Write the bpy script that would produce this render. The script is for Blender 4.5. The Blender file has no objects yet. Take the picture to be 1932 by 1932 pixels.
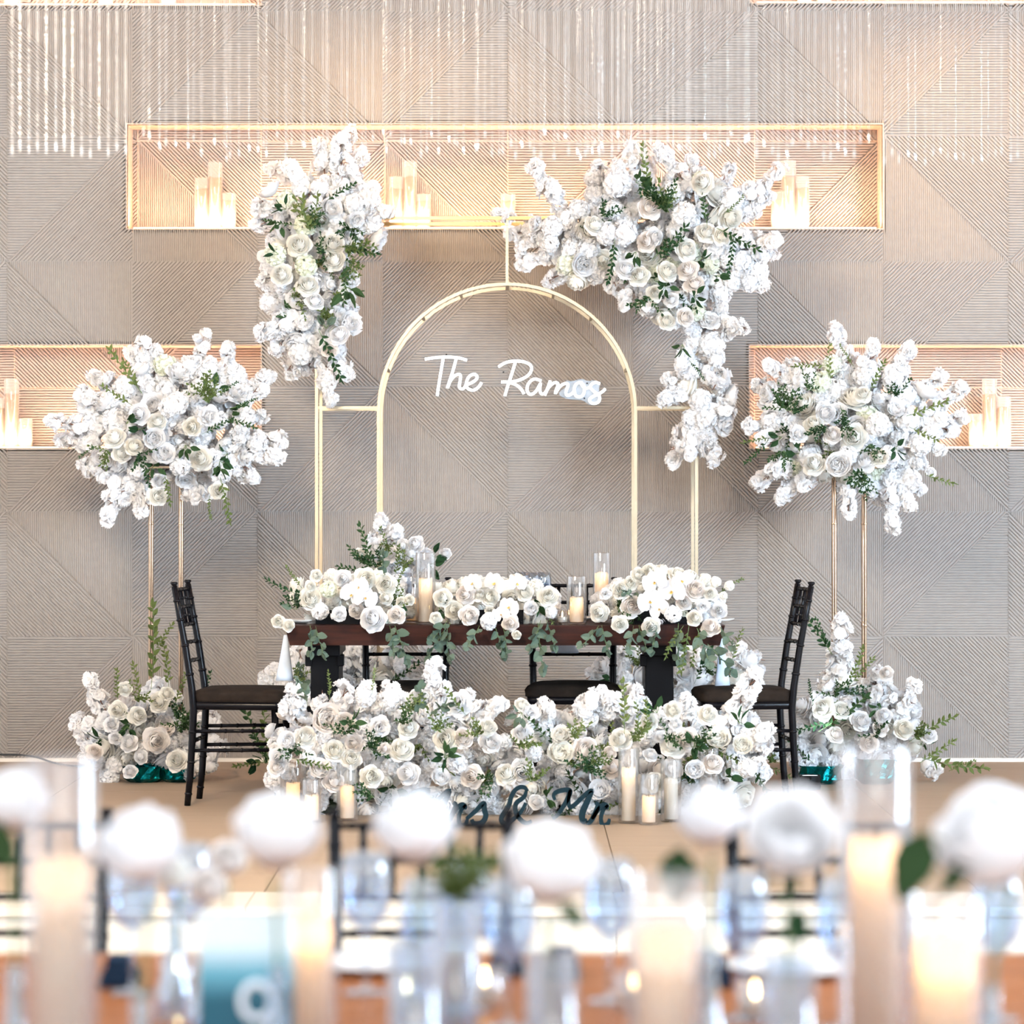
import bpy, bmesh, math, random
from mathutils import Vector, Matrix, Quaternion, noise
R = random.Random(7)
PI = math.pi
scene = bpy.context.scene
COL = scene.collection

# ------------------------------------------------------------------ camera
F, H, VX, VY = 6500.0, 1.317, 970.0, 930.0      # focal length in px, eye height over the stage, vanishing point
cd = bpy.data.cameras.new('camera'); cam = bpy.data.objects.new('camera', cd); COL.objects.link(cam)
cd.sensor_width = 36.0; cd.lens = F / 1932 * 36
cam.location = (0, 0, H); cam.rotation_euler = (PI/2, 0, 0)
cd.shift_x = (966-VX)/1932; cd.shift_y = (VY-966)/1932
cd.clip_end = 100
cd.dof.use_dof = True; cd.dof.focus_distance = 14.9; cd.dof.aperture_fstop = 3.1
scene.camera = cam
def W(px, py, Y): return Vector(((px-VX)*Y/F, Y, H-(py-VY)*Y/F))

# ------------------------------------------------------------------ world, lights, exposure
wd = bpy.data.worlds.new('world'); scene.world = wd; wd.use_nodes = True
bg = wd.node_tree.nodes['Background']
bg.inputs[0].default_value = (0.86, 0.92, 1.0, 1); bg.inputs[1].default_value = 2.15
scene.view_settings.view_transform = 'Standard'; scene.view_settings.look = 'None'
scene.view_settings.exposure = 0.0; scene.view_settings.gamma = 1.0
scene.view_settings.use_curve_mapping = False
scene.cycles.transparent_max_bounces = 12; scene.cycles.use_light_tree = False
scene.cycles.max_bounces = 6; scene.cycles.diffuse_bounces = 4; scene.cycles.glossy_bounces = 3
scene.cycles.caustics_reflective = False; scene.cycles.caustics_refractive = False
scene.cycles.use_adaptive_sampling = True; scene.cycles.adaptive_threshold = 0.1; scene.cycles.adaptive_min_samples = 12

def light(name, kind, loc, target, energy, color, size=1.0, size_y=None, spot=None, blend=0.6):
    l = bpy.data.lights.new(name, kind); o = bpy.data.objects.new(name, l); COL.objects.link(o)
    l.energy = energy; l.color = color; o.location = loc
    if kind == 'AREA':
        l.size = size
        if size_y: l.shape = 'RECTANGLE'; l.size_y = size_y
    else: l.shadow_soft_size = size
    if spot: l.spot_size = math.radians(spot); l.spot_blend = blend
    if target is not None:
        o.rotation_euler = (Vector(target)-Vector(loc)).to_track_quat('-Z', 'Y').to_euler()
    return o
WARM = (1.0, 0.60, 0.25); COOL = (0.82, 0.91, 1.0)
light('key_downlight', 'AREA', (-2.0, 9.0, 3.9), (-0.2, 15.8, 1.6), 660, (1.0, 0.82, 0.61), 1.4)
light('window_daylight', 'AREA', (6.5, 6.0, 2.4), (1.9, 16.6, 0.0), 1500, (0.60, 0.80, 1.0), 3.0)
light('table_fill', 'AREA', (0.6, -1.6, 3.4), (0.1, 5.0, 0.7), 110, (1.0, 0.99, 0.97), 2.6)  # added fill lamp behind the camera, brightens the guest table and its roses
for px, e in ((640, 75), (860, 75), (1720, 60), (1930, 115), (330, 25)):
    p = W(px, 0, 15.6); p.z = 4.10
    light('wall_washer', 'SPOT', p, (p.x, 16.95, 2.5), e*1.3, WARM, 0.08, spot=72, blend=1.0)

# ------------------------------------------------------------------ materials
MATS = {}
NOSAMPLE = ('neon', 'lens', 'led')      # dim emitters found by chance, not aimed at: less noise next to them
def nodes(name):
    m = bpy.data.materials.new(name); m.use_nodes = True
    nt = m.node_tree; MATS[name] = m
    return m, nt, nt.nodes['Principled BSDF'], nt.nodes, nt.links
def mat(name, col, rough=0.5, metal=0.0, var=0.0, scale=8.0, bump=0.0, stretch=None, col2=None, spec=None, emit=None, estr=0.0, coat=0.0):
    m, nt, b, N, L = nodes(name)
    b.inputs['Base Color'].default_value = (*col, 1); b.inputs['Roughness'].default_value = rough
    b.inputs['Metallic'].default_value = metal
    if spec is not None: b.inputs['Specular IOR Level'].default_value = spec
    if coat: b.inputs['Coat Weight'].default_value = coat
    if emit: b.inputs['Emission Color'].default_value = (*emit, 1); b.inputs['Emission Strength'].default_value = estr
    if var or bump or col2:
        tc = N.new('ShaderNodeTexCoord'); mp = N.new('ShaderNodeMapping')
        if stretch: mp.inputs['Scale'].default_value = stretch
        ns = N.new('ShaderNodeTexNoise'); ns.inputs['Scale'].default_value = scale; ns.inputs['Detail'].default_value = 5
        L.new(tc.outputs['Object'], mp.inputs[0]); L.new(mp.outputs[0], ns.inputs['Vector'])
        if var or col2:
            rp = N.new('ShaderNodeValToRGB')
            c2 = col2 or tuple(max(0, c*(1-var)) for c in col)
            c1 = col if col2 else tuple(min(1, c*(1+var)) for c in col)
            rp.color_ramp.elements[0].position = 0.32; rp.color_ramp.elements[1].position = 0.68
            rp.color_ramp.elements[0].color = (*c2, 1); rp.color_ramp.elements[1].color = (*c1, 1)
            L.new(ns.outputs['Fac'], rp.inputs[0]); L.new(rp.outputs[0], b.inputs['Base Color'])
        if bump:
            bp = N.new('ShaderNodeBump'); bp.inputs['Strength'].default_value = bump; bp.inputs['Distance'].default_value = 0.01
            L.new(ns.outputs['Fac'], bp.inputs['Height']); L.new(bp.outputs[0], b.inputs['Normal'])
    return m
def petal(name, col, col2, trans=0.32):
    m, nt, b, N, L = nodes(name); N.remove(b)
    out = N['Material Output']
    oi = N.new('ShaderNodeObjectInfo'); mx = N.new('ShaderNodeMix'); mx.data_type = 'RGBA'
    mx.inputs[6].default_value = (*col, 1); mx.inputs[7].default_value = (*col2, 1)
    L.new(oi.outputs['Random'], mx.inputs[0])
    d = N.new('ShaderNodeBsdfDiffuse'); t = N.new('ShaderNodeBsdfTranslucent'); ms = N.new('ShaderNodeMixShader')
    L.new(mx.outputs[2], d.inputs[0]); L.new(mx.outputs[2], t.inputs[0]); ms.inputs[0].default_value = trans
    L.new(d.outputs[0], ms.inputs[1]); L.new(t.outputs[0], ms.inputs[2]); L.new(ms.outputs[0], out.inputs[0])
    return m
def glass(name, tint=(1, 1, 1), gloss=0.10, edge=0.55, white=0.0):
    m, nt, b, N, L = nodes(name); N.remove(b); out = N['Material Output']
    lw = N.new('ShaderNodeLayerWeight'); lw.inputs[0].default_value = 0.35
    mr = N.new('ShaderNodeMapRange'); mr.inputs[3].default_value = gloss; mr.inputs[4].default_value = edge
    t = N.new('ShaderNodeBsdfTransparent'); t.inputs[0].default_value = (*tint, 1)
    g = N.new('ShaderNodeBsdfGlossy'); g.inputs['Roughness'].default_value = 0.04
    ms = N.new('ShaderNodeMixShader')
    L.new(lw.outputs['Facing'], mr.inputs[0]); L.new(mr.outputs[0], ms.inputs[0])
    L.new(t.outputs[0], ms.inputs[1]); L.new(g.outputs[0], ms.inputs[2])
    last = ms
    if white:
        d = N.new('ShaderNodeBsdfDiffuse'); d.inputs[0].default_value = (0.9, 0.9, 0.9, 1)
        tr = N.new('ShaderNodeBsdfTranslucent'); tr.inputs[0].default_value = (0.9, 0.9, 0.9, 1)
        m1 = N.new('ShaderNodeMixShader'); m1.inputs[0].default_value = 0.5
        L.new(d.outputs[0], m1.inputs[1]); L.new(tr.outputs[0], m1.inputs[2])
        m2 = N.new('ShaderNodeMixShader'); m2.inputs[0].default_value = white
        L.new(ms.outputs[0], m2.inputs[1]); L.new(m1.outputs[0], m2.inputs[2]); last = m2
    L.new(last.outputs[0], out.inputs[0])
    return m
mat('wall', (0.312, 0.284, 0.262), 0.62, var=0.05, scale=30, bump=0.05)
mat('wall_back_board', (0.34, 0.31, 0.285), 0.6)
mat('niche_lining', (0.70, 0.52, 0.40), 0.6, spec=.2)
mat('skirting', (0.72, 0.68, 0.62), 0.4)
mat('stage_tile', (0.345, 0.255, 0.178), 0.5, scale=3.5, stretch=(0.7, 9, 1), col2=(0.31, 0.23, 0.16), bump=0.02, spec=.3)
mat('ceiling_paint', (0.50, 0.42, 0.34), 0.8)
mat('stage_joint', (0.12, 0.09, 0.07), 0.8)
mat('cream_tile', (0.52, 0.475, 0.41), 0.4, var=0.04, scale=6, spec=.3)
mat('lower_floor', (0.30, 0.18, 0.10), 0.5, var=0.2, scale=5, stretch=(1, 8, 1))
mat('gold', (0.46, 0.30, 0.125), 0.3, 1.0)
mat('pale_gold', (0.40, 0.335, 0.24), 0.42, 1.0, var=0.06, scale=20)
mat('bronze', (0.40, 0.27, 0.18), 0.2, 1.0)
mat('table_wood', (0.036, 0.010, 0.006), 0.4, scale=6, stretch=(1.2, 14, 14), col2=(0.018, 0.0055, 0.004), spec=.12)
mat('black_wood', (0.004, 0.004, 0.005), 0.35, spec=.10)
mat('chair_black', (0.005, 0.0045, 0.006), 0.25, spec=.14)
mat('cushion', (0.018, 0.013, 0.010), 0.95, var=0.3, scale=18, bump=0.2, spec=.1)
mat('guest_wood', (0.36, 0.115, 0.030), 0.35, scale=5, stretch=(1, 12, 12), col2=(0.25, 0.075, 0.022), spec=.2)
mat('teal_letter', (0.005, 0.017, 0.024), 0.6, spec=.1)
mat('foil', (0.0, 0.16, 0.17), 0.2, 0.9, var=0.5, scale=40, bump=0.8)
mat('twig', (0.17, 0.075, 0.045), 0.8)
mat('stem', (0.10, 0.16, 0.05), 0.6)
mat('foam', (0.05, 0.09, 0.04), 0.9)
mat('cable', (0.02, 0.02, 0.02), 0.5)
mat('napkin', (0.60, 0.68, 0.80), 0.9, var=0.05, scale=20)
mat('dark_napkin', (0.015, 0.03, 0.055), 0.9, spec=.1)
mat('porcelain', (0.85, 0.83, 0.80), 0.2)
mat('orchid_lip', (0.78, 0.55, 0.18), 0.5)
mat('wick', (0.03, 0.02, 0.015), 0.9)
mat('card_ink', (0.88, 0.95, 1.0), 0.5)
mat('fixture', (0.006, 0.006, 0.006), 0.5, spec=.1)
mat('lens', (0.9, 0.97, 1.0), 0.3, emit=(0.8, 0.95, 1.0), estr=4.0)
mat('neon', (1, 1, 1), 0.4, emit=(0.93, 0.98, 1.0), estr=3.2)
mat('flame', (1, 0.8, 0.5), 0.4, emit=(1.0, 0.66, 0.30), estr=40.0)
mat('led', (1, 0.8, 0.6), 0.4, emit=(1.0, 0.72, 0.42), estr=3.0)
petal('petal_white', (0.96, 0.95, 0.945), (0.945, 0.945, 0.955), 0.42)
petal('petal_cream', (0.955, 0.93, 0.865), (0.955, 0.945, 0.905), 0.42)
petal('petal_blush', (0.95, 0.895, 0.85), (0.955, 0.92, 0.89), 0.42)
petal('petal_green', (0.89, 0.91, 0.78), (0.93, 0.94, 0.86), 0.4)
petal('leaf_dark', (0.022, 0.055, 0.026), (0.045, 0.085, 0.035), 0.2)
petal('leaf_olive', (0.10, 0.14, 0.045), (0.16, 0.20, 0.07), 0.3)
petal('leaf_grey', (0.085, 0.125, 0.095), (0.135, 0.18, 0.135), 0.2)
petal('candle_wax', (0.92, 0.87, 0.79), (0.92, 0.88, 0.80), 0.4)
petal('crystal_bead', (0.86, 0.86, 0.88), (0.80, 0.80, 0.84), 0.4)
glass('clear_glass')
glass('blue_glass', (0.84, 0.92, 1.0), 0.14, 0.6)
glass('frosted_glass', (1, 1, 1), 0.03, 0.12, 0.16)
glass('acrylic', (0.97, 0.985, 1.0), 0.0, 0.12)
glass('film', (0.70, 0.84, 1.0), 0.0, 0.1, 0.30)
glass('crystal', (1, 1, 1), 0.08, 0.35, 0.20)
glass('faint_crystal', (1, 1, 1), 0.06, 0.30, 0.13)
petal('ivory_wax', (0.46, 0.30, 0.16), (0.48, 0.32, 0.18), 0.4)
def card_mat():
    m, nt, b, N, L = nodes('card_print')          # printed colour fade of the card
    tc = N.new('ShaderNodeTexCoord'); sp = N.new('ShaderNodeSeparateXYZ'); rp = N.new('ShaderNodeValToRGB')
    L.new(tc.outputs['Generated'], sp.inputs[0]); L.new(sp.outputs['Z'], rp.inputs[0]); L.new(rp.outputs[0], b.inputs['Base Color'])
    e = rp.color_ramp.elements; e[0].position = 0.50; e[0].color = (0.004, 0.10, 0.15, 1); e[1].position = 0.82; e[1].color = (0.74, 0.90, 0.96, 1)
    k = rp.color_ramp.elements.new(0.66); k.color = (0.13, 0.42, 0.54, 1)
    b.inputs['Roughness'].default_value = 0.35
card_mat()
for n_ in NOSAMPLE: MATS[n_].cycles.emission_sampling = 'NONE'

# ------------------------------------------------------------------ mesh helpers
class MB:
    def __init__(s): s.v = []; s.f = []; s.m = []; s.cur = 0
    def quad_grid(s, pts, nu, nv):               # pts row-major nv rows of nu
        o = len(s.v); s.v += [tuple(p) for p in pts]
        for j in range(nv-1):
            for i in range(nu-1):
                a = o+j*nu+i; s.f.append((a, a+1, a+nu+1, a+nu)); s.m.append(s.cur)
        return s
    def face(s, pts):
        o = len(s.v); s.v += [tuple(p) for p in pts]; s.f.append(tuple(range(o, o+len(pts)))); s.m.append(s.cur); return s
    def box(s, x0, x1, y0, y1, z0, z1, M=None):
        p = [Vector((x, y, z)) for z in (z0, z1) for y in (y0, y1) for x in (x0, x1)]
        if M is not None: p = [M @ q for q in p]
        o = len(s.v); s.v += [tuple(q) for q in p]
        for f in ((0, 2, 3, 1), (4, 5, 7, 6), (0, 1, 5, 4), (2, 6, 7, 3), (0, 4, 6, 2), (1, 3, 7, 5)):
            s.f.append(tuple(o+i for i in f)); s.m.append(s.cur)
        return s
    def tube(s, pts, rad, n=6, cap=True, up=None):
        pts = [Vector(p) for p in pts]
        if not isinstance(rad, (list, tuple)): rad = [rad]*len(pts)
        o = len(s.v); prev = None
        for i, p in enumerate(pts):
            t = (pts[min(i+1, len(pts)-1)]-pts[max(i-1, 0)])
            t = t.normalized() if t.length > 1e-9 else Vector((0, 0, 1))
            if prev is None:
                a = up if up is not None else (Vector((0, 0, 1)) if abs(t.z) < 0.9 else Vector((1, 0, 0)))
                u = t.cross(Vector(a)).normalized()
            else:
                u = (prev - t*prev.dot(t)); u = u.normalized() if u.length > 1e-6 else prev
            prev = u; w = t.cross(u)
            off = PI/4 if n == 4 else 0
            for k in range(n):
                a = 2*PI*k/n+off; s.v.append(tuple(p+(u*math.cos(a)+w*math.sin(a))*rad[i]))
        for i in range(len(pts)-1):
            for k in range(n):
                a = o+i*n+k; b = o+i*n+(k+1) % n; s.f.append((a, b, b+n, a+n)); s.m.append(s.cur)
        if cap:
            s.f.append(tuple(o+k for k in range(n-1, -1, -1))); s.m.append(s.cur)
            q = o+(len(pts)-1)*n; s.f.append(tuple(q+k for k in range(n))); s.m.append(s.cur)
        return s
    def lathe(s, prof, n=16, c=(0, 0, 0), cap0=False, cap1=False, wob=None):
        o = len(s.v)
        for j, (r, z) in enumerate(prof):
            for k in range(n):
                a = 2*PI*k/n; rr = r*(wob(a, j) if wob else 1)
                s.v.append((c[0]+rr*math.cos(a), c[1]+rr*math.sin(a), c[2]+z))
        for j in range(len(prof)-1):
            for k in range(n):
                a = o+j*n+k; b = o+j*n+(k+1) % n; s.f.append((a, b, b+n, a+n)); s.m.append(s.cur)
        if cap0: s.f.append(tuple(o+k for k in range(n-1, -1, -1))); s.m.append(s.cur)
        if cap1: q = o+(len(prof)-1)*n; s.f.append(tuple(q+k for k in range(n))); s.m.append(s.cur)
        return s
    def add(s, other, M):
        o = len(s.v); s.v += [tuple(M @ Vector(p)) for p in other.v]
        s.f += [tuple(i+o for i in f) for f in other.f]; s.m += [s.cur]*len(other.f); return s
    def mesh(s, name, mats, smooth=False):
        me = bpy.data.meshes.new(name); me.from_pydata(s.v, [], s.f)
        for m in (mats if isinstance(mats, (list, tuple)) else [mats]): me.materials.append(MATS[m])
        if any(s.m): me.polygons.foreach_set('material_index', s.m)
        if smooth: me.polygons.foreach_set('use_smooth', [True]*len(s.f))
        me.update(); return me
def obj(name, data, parent=None, loc=None, quat=None, scale=None):
    o = bpy.data.objects.new(name, data); COL.objects.link(o)
    if parent is not None: o.parent = parent
    if loc is not None: o.location = loc
    if quat is not None: o.rotation_mode = 'QUATERNION'; o.rotation_quaternion = quat
    if scale is not None: o.scale = (scale,)*3 if isinstance(scale, (int, float)) else scale
    return o
def build(name, mb, mats, parent=None, loc=None, smooth=False): return obj(name, mb.mesh(name, mats, smooth), parent, loc)
def tag(o, label=None, cat=None, group=None, kind=None):
    if label: o['label'] = label
    if cat: o['category'] = cat
    if group: o['group'] = group
    if kind: o['kind'] = kind
    return o
def thing(name, label, cat, loc=(0, 0, 0), rz=0, group=None):
    o = obj(name, None, None, loc); o.rotation_euler = (0, 0, rz); o.empty_display_size = 0.05
    return tag(o, label, cat, group)
def qz(n, roll=None):
    q = Vector(n).to_track_quat('Z', 'Y')
    return q @ Quaternion((0, 0, 1), R.uniform(0, 2*PI) if roll is None else roll)
def bevel_mesh(me, w=0.004, seg=1):
    bm = bmesh.new(); bm.from_mesh(me)
    bmesh.ops.bevel(bm, geom=bm.edges[:], offset=w, segments=seg, affect='EDGES', profile=0.5)
    bm.to_mesh(me); bm.free(); return me

# ------------------------------------------------------------------ the setting: ribbed wall with niches
YW = 16.9; NICHE = 0.24; S = 236*YW/F
X0 = (14.0-VX)*YW/F; ZB = H-(1437-VY)*YW/F     # grid origin: a seam, and the foot of the wall
def clip(poly, n, d, keep):                     # keep=+1: n.p>=d
    out = []
    for i, p in enumerate(poly):
        q = poly[(i+1) % len(poly)]
        a = (n[0]*p[0]+n[1]*p[1]-d)*keep; b = (n[0]*q[0]+n[1]*q[1]-d)*keep
        if a >= 0: out.append(p)
        if a*b < 0:
            t = a/(a-b); out.append((p[0]+(q[0]-p[0])*t, p[1]+(q[1]-p[1])*t))
    return out
def ribs(mb, tri, ang, period, depth):
    d = (math.cos(ang), math.sin(ang)); n = (-d[1], d[0])
    lo = min(n[0]*p[0]+n[1]*p[1] for p in tri); hi = max(n[0]*p[0]+n[1]*p[1] for p in tri)
    prof = [(0.0, 0), (0.14, 1), (0.58, 1), (0.72, 0), (1.0, 0)]
    k = math.floor(lo/period)
    while k*period < hi:
        for (a, ha), (b, hb) in zip(prof, prof[1:]):
            A, B = (k+a)*period, (k+b)*period
            c = clip(clip(tri, n, A, 1), n, B, -1) if len(tri) > 2 else []
            if len(c) >= 3:
                pts = []
                for p in c:
                    t = (n[0]*p[0]+n[1]*p[1]-A)/(B-A); h = ha+(hb-ha)*t
                    pts.append((p[0], -h*depth, p[1]))
                mb.face(pts)
        k += 1
PH, PD, PV, DEP = S/47, S/44, S/60, 0.0085
def panel_mb(kind):
    mb = MB(); g = 0.0015; a, b = g, S-g
    bl, br, tl, tr = (a, a), (b, a), (a, b), (b, b)
    if kind == 'A': ribs(mb, [bl, br, tl], -PI/4, PD, DEP); ribs(mb, [tl, br, tr], PI/2, PV, DEP*0.55)
    if kind == 'B': ribs(mb, [bl, tr, tl], PI/4, PD, DEP); ribs(mb, [bl, br, tr], 0, PH, DEP)
    if kind == 'C': ribs(mb, [bl, tr, tl], 0, PH, DEP); ribs(mb, [bl, br, tr], PI/4, PD, DEP)
    if kind == 'D': ribs(mb, [bl, br, tl], PI/2, PV, DEP*0.55); ribs(mb, [tl, br, tr], -PI/4, PD, DEP)
    return mb
PMB = {k: panel_mb(k) for k in 'ABCD'}
PME = {k: PMB[k].mesh('panel_'+k, 'wall') for k in 'ABCD'}
def wx(px): return (px-VX)*YW/F
def wz(py): return H-(py-VY)*YW/F
NICHES = [('top', wx(240), wx(1665), wz(431), wz(235)), ('low', wx(-820), wx(492), wz(845), wz(652)),
          ('low', wx(1415), wx(2740), wz(845), wz(652)), ('upper', wx(-820), wx(492), wz(9), wz(-190)), ('upper', wx(1418), wx(2740), wz(5), wz(-190))]
wall = MB()
# backing board with openings, built as strips between niche edges
xs = sorted({wx(-820), wx(2740)} | {n[1] for n in NICHES} | {n[2] for n in NICHES})
zs = sorted({ZB-0.02, wz(-270)} | {n[3] for n in NICHES} | {n[4] for n in NICHES})
for xa, xb in zip(xs, xs[1:]):
    for za, zb in zip(zs, zs[1:]):
        cx, cz = (xa+xb)/2, (za+zb)/2
        if xb-xa < 1e-6 or zb-za < 1e-6: continue
        if not any(n[1] < cx < n[2] and n[3] < cz < n[4] for n in NICHES):
            wall.box(xa, xb, YW+0.0005, YW+0.03, za, zb)
wall_o = build('wall_back', wall, 'wall_back_board'); tag(wall_o, kind='structure')
def kind_of(i, j):                               # i column from the seam at px 14, j row from the floor
    row = 'CD' if j % 2 == 0 else 'AB'
    return row[i % 2]
def cut_panel(kind, ox, oz, rects, inside=None):
    me = PME[kind].copy(); bm = bmesh.new(); bm.from_mesh(me)
    for (xa, xb, za, zb) in (rects or [inside]):
        for co, no in (((xa-ox, 0, 0), (1, 0, 0)), ((xb-ox, 0, 0), (1, 0, 0)), ((0, 0, za-oz), (0, 0, 1)), ((0, 0, zb-oz), (0, 0, 1))):
            bmesh.ops.bisect_plane(bm, geom=bm.verts[:]+bm.edges[:]+bm.faces[:], plane_co=co, plane_no=no)
    kill = []
    for f in bm.faces:
        c = f.calc_center_median(); x, z = c.x+ox, c.z+oz
        if rects and any(r[0] < x < r[1] and r[2] < z < r[3] for r in rects): kill.append(f)
        if inside and not (inside[0] < x < inside[1] and inside[2] < z < inside[3]): kill.append(f)
    bmesh.ops.delete(bm, geom=kill, context='FACES')
    n = len(bm.faces); bm.to_mesh(me); bm.free()
    return me if n else None
for i in range(-4, 11):
    for j in range(0, 7):
        ox, oz = X0+i*S, ZB+j*S
        hit = [(n[1], n[2], n[3], n[4]) for n in NICHES if n[1] < ox+S and n[2] > ox and n[3] < oz+S and n[4] > oz]
        me = cut_panel(kind_of(i, j), ox, oz, hit) if hit else PME[kind_of(i, j)]
        if me: obj('panel', me, wall_o, (ox, YW, oz))
for tagn, xa, xb, za, zb in NICHES:
    d = NICHE; mb = MB(); y0, y1 = YW-0.004, YW+d
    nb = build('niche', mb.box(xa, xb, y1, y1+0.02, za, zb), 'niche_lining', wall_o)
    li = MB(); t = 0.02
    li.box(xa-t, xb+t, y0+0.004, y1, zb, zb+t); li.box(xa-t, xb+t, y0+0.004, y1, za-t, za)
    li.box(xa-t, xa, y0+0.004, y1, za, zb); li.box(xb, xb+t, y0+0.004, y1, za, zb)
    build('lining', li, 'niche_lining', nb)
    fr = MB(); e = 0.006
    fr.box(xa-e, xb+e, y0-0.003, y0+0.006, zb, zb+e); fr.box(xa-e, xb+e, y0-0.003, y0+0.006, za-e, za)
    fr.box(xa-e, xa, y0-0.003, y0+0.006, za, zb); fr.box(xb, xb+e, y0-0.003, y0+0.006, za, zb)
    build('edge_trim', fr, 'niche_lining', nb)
    for i in range(-4, 11):
        for j in range(0, 7):
            ox, oz = X0+i*S, ZB+j*S
            if xa < ox+S and xb > ox and za < oz+S and zb > oz:
                me = cut_panel(kind_of(i, j), ox, oz, None, (xa, xb, za, zb))
                if me: obj('panel', me, nb, (ox, y1, oz)).scale = (1, .06, 1)
    build('light_strip', MB().box(xa+0.03, xb-0.03, YW+0.008, YW+0.026, za+0.0005, za+0.006), 'led', nb)
    xm = (xa+xb)/2; ln = xb-xa-0.06
    light('niche_light', 'AREA', (xm, YW+0.04, za+0.012), (xm, y1-0.06, za+0.6), 12.5*ln, (1.0, 0.585, 0.375), ln, 0.03)
tag(build('baseboard_back', MB().box(wx(-820), wx(2740), YW-0.022, YW, 0.0, 0.017), 'skirting'), kind='structure')

# ------------------------------------------------------------------ floor: stage tiles, border, steps
stage = MB().box(-4.4, 4.4, 10.97, YW+0.03, -0.12, -0.006)
stage_o = tag(build('floor', stage, 'stage_joint'), kind='structure')
TS = 1.182; tx0 = 0.357-4*TS; yj = [12.85-TS+0.003, 12.85, 12.85+TS, 12.85+2*TS, 12.85+3*TS, YW]
yj[0] = 11.37
tile_cache = {}
for a in range(8):
    for y0, y1 in zip(yj, yj[1:]):
        x0 = max(tx0+a*TS, -4.4); x1 = min(tx0+(a+1)*TS, 4.4)
        k = (round(x1-x0, 3), round(y1-y0, 3))
        if k not in tile_cache:
            tile_cache[k] = MB().box(0.002, x1-x0-0.002, 0.002, y1-y0-0.002, -0.006, 0).mesh('tile', 'stage_tile')
        obj('tile', tile_cache[k], stage_o, (x0, y0, 0))
bt = MB().box(0.0015, TS-0.0015, 0.0015, 0.415, -0.03, 0.0).mesh('border_tile', 'cream_tile')
rt = MB().box(0.0015, TS-0.0015, 0, 0.02, 0.0, 0.128).mesh('riser_tile', 'cream_tile')
tt = MB().box(0.0015, TS-0.0015, 0, 0.33, 0.0, 0.02).mesh('tread_tile', 'cream_tile')
step_o = tag(build('trim_1', MB().box(-4.4, 4.4, 10.64, 10.97, -0.29, -0.165).box(-4.4, 4.4, 10.99, 11.37, -0.29, -0.031), 'stage_joint'), kind='structure')
for a in range(8):
    x = tx0+a*TS-0.03
    obj('border_tile', bt, step_o, (x, 10.953, 0)); obj('riser_tile', rt, step_o, (x, 10.968, -0.145))
    obj('tread_tile', tt, step_o, (x, 10.64, -0.163)); obj('riser_tile', rt, step_o, (x, 10.62, -0.292))
low = tag(build('floor_lower', MB().box(-6, 6, -2, 11.4, -0.34, -0.296), 'lower_floor'), kind='structure')

tag(build('ceiling', MB().box(-4.4, 4.4, 8.6, YW+.03, 4.15, 4.22), 'ceiling_paint'), kind='structure')

# ------------------------------------------------------------------ flower library
def petal_grid(mb, w, l, cup, curl, rot, tilt, base=0.0, notch=0.0, ruf=0.0, nu=3, nv=4, zoff=0.0):
    """one petal growing from the axis outwards; tilt 0 = lying flat, pi/2 = upright"""
    pts = []
    for j in range(nv):
        v = j/(nv-1)
        for i in range(nu):
            u = 2*i/(nu-1)-1
            wid = w*(0.25+0.75*math.sin(min(1, v*1.05)*PI*0.62)**0.9)
            y = u*wid
            x = base + l*v*(1-0.22*u*u*v) - notch*l*(1-abs(u))*(v == 1)
            z = cup*(u*u)*w*v + curl*v*v*l + R.uniform(-ruf, ruf)*v*l
            ct, st = math.cos(tilt), math.sin(tilt)
            X, Z = base+(x-base)*ct - z*st, (x-base)*st + z*ct + zoff
            pts.append((X*math.cos(rot)-y*math.sin(rot), X*math.sin(rot)+y*math.cos(rot), Z))
    mb.quad_grid(pts, nu, nv)
def floret(r=0.028, n=5, layers=2):
    mb = MB()
    for ly in range(layers):
        for k in range(n):
            petal_grid(mb, r*0.52, r*(1-0.25*ly), 0.35, -0.15+0.1*ly, 2*PI*(k+0.5*ly)/n+R.uniform(-.2, .2), 0.25+0.55*ly+R.uniform(-.2, .2), notch=0.16, ruf=0.12, nu=3, nv=3)
    return mb
FLOR = [floret(R.uniform(0.026, 0.032), 5, 2) for _ in range(6)]
def mtx(p, n, s=1.0):
    q = qz(n); return Matrix.Translation(p) @ q.to_matrix().to_4x4() @ Matrix.Scale(s, 4)
def rnd_dir():
    while True:
        v = Vector((R.uniform(-1, 1), R.uniform(-1, 1), R.uniform(-1, 1)))
        if 0.05 < v.length < 1: return v.normalized()
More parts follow.
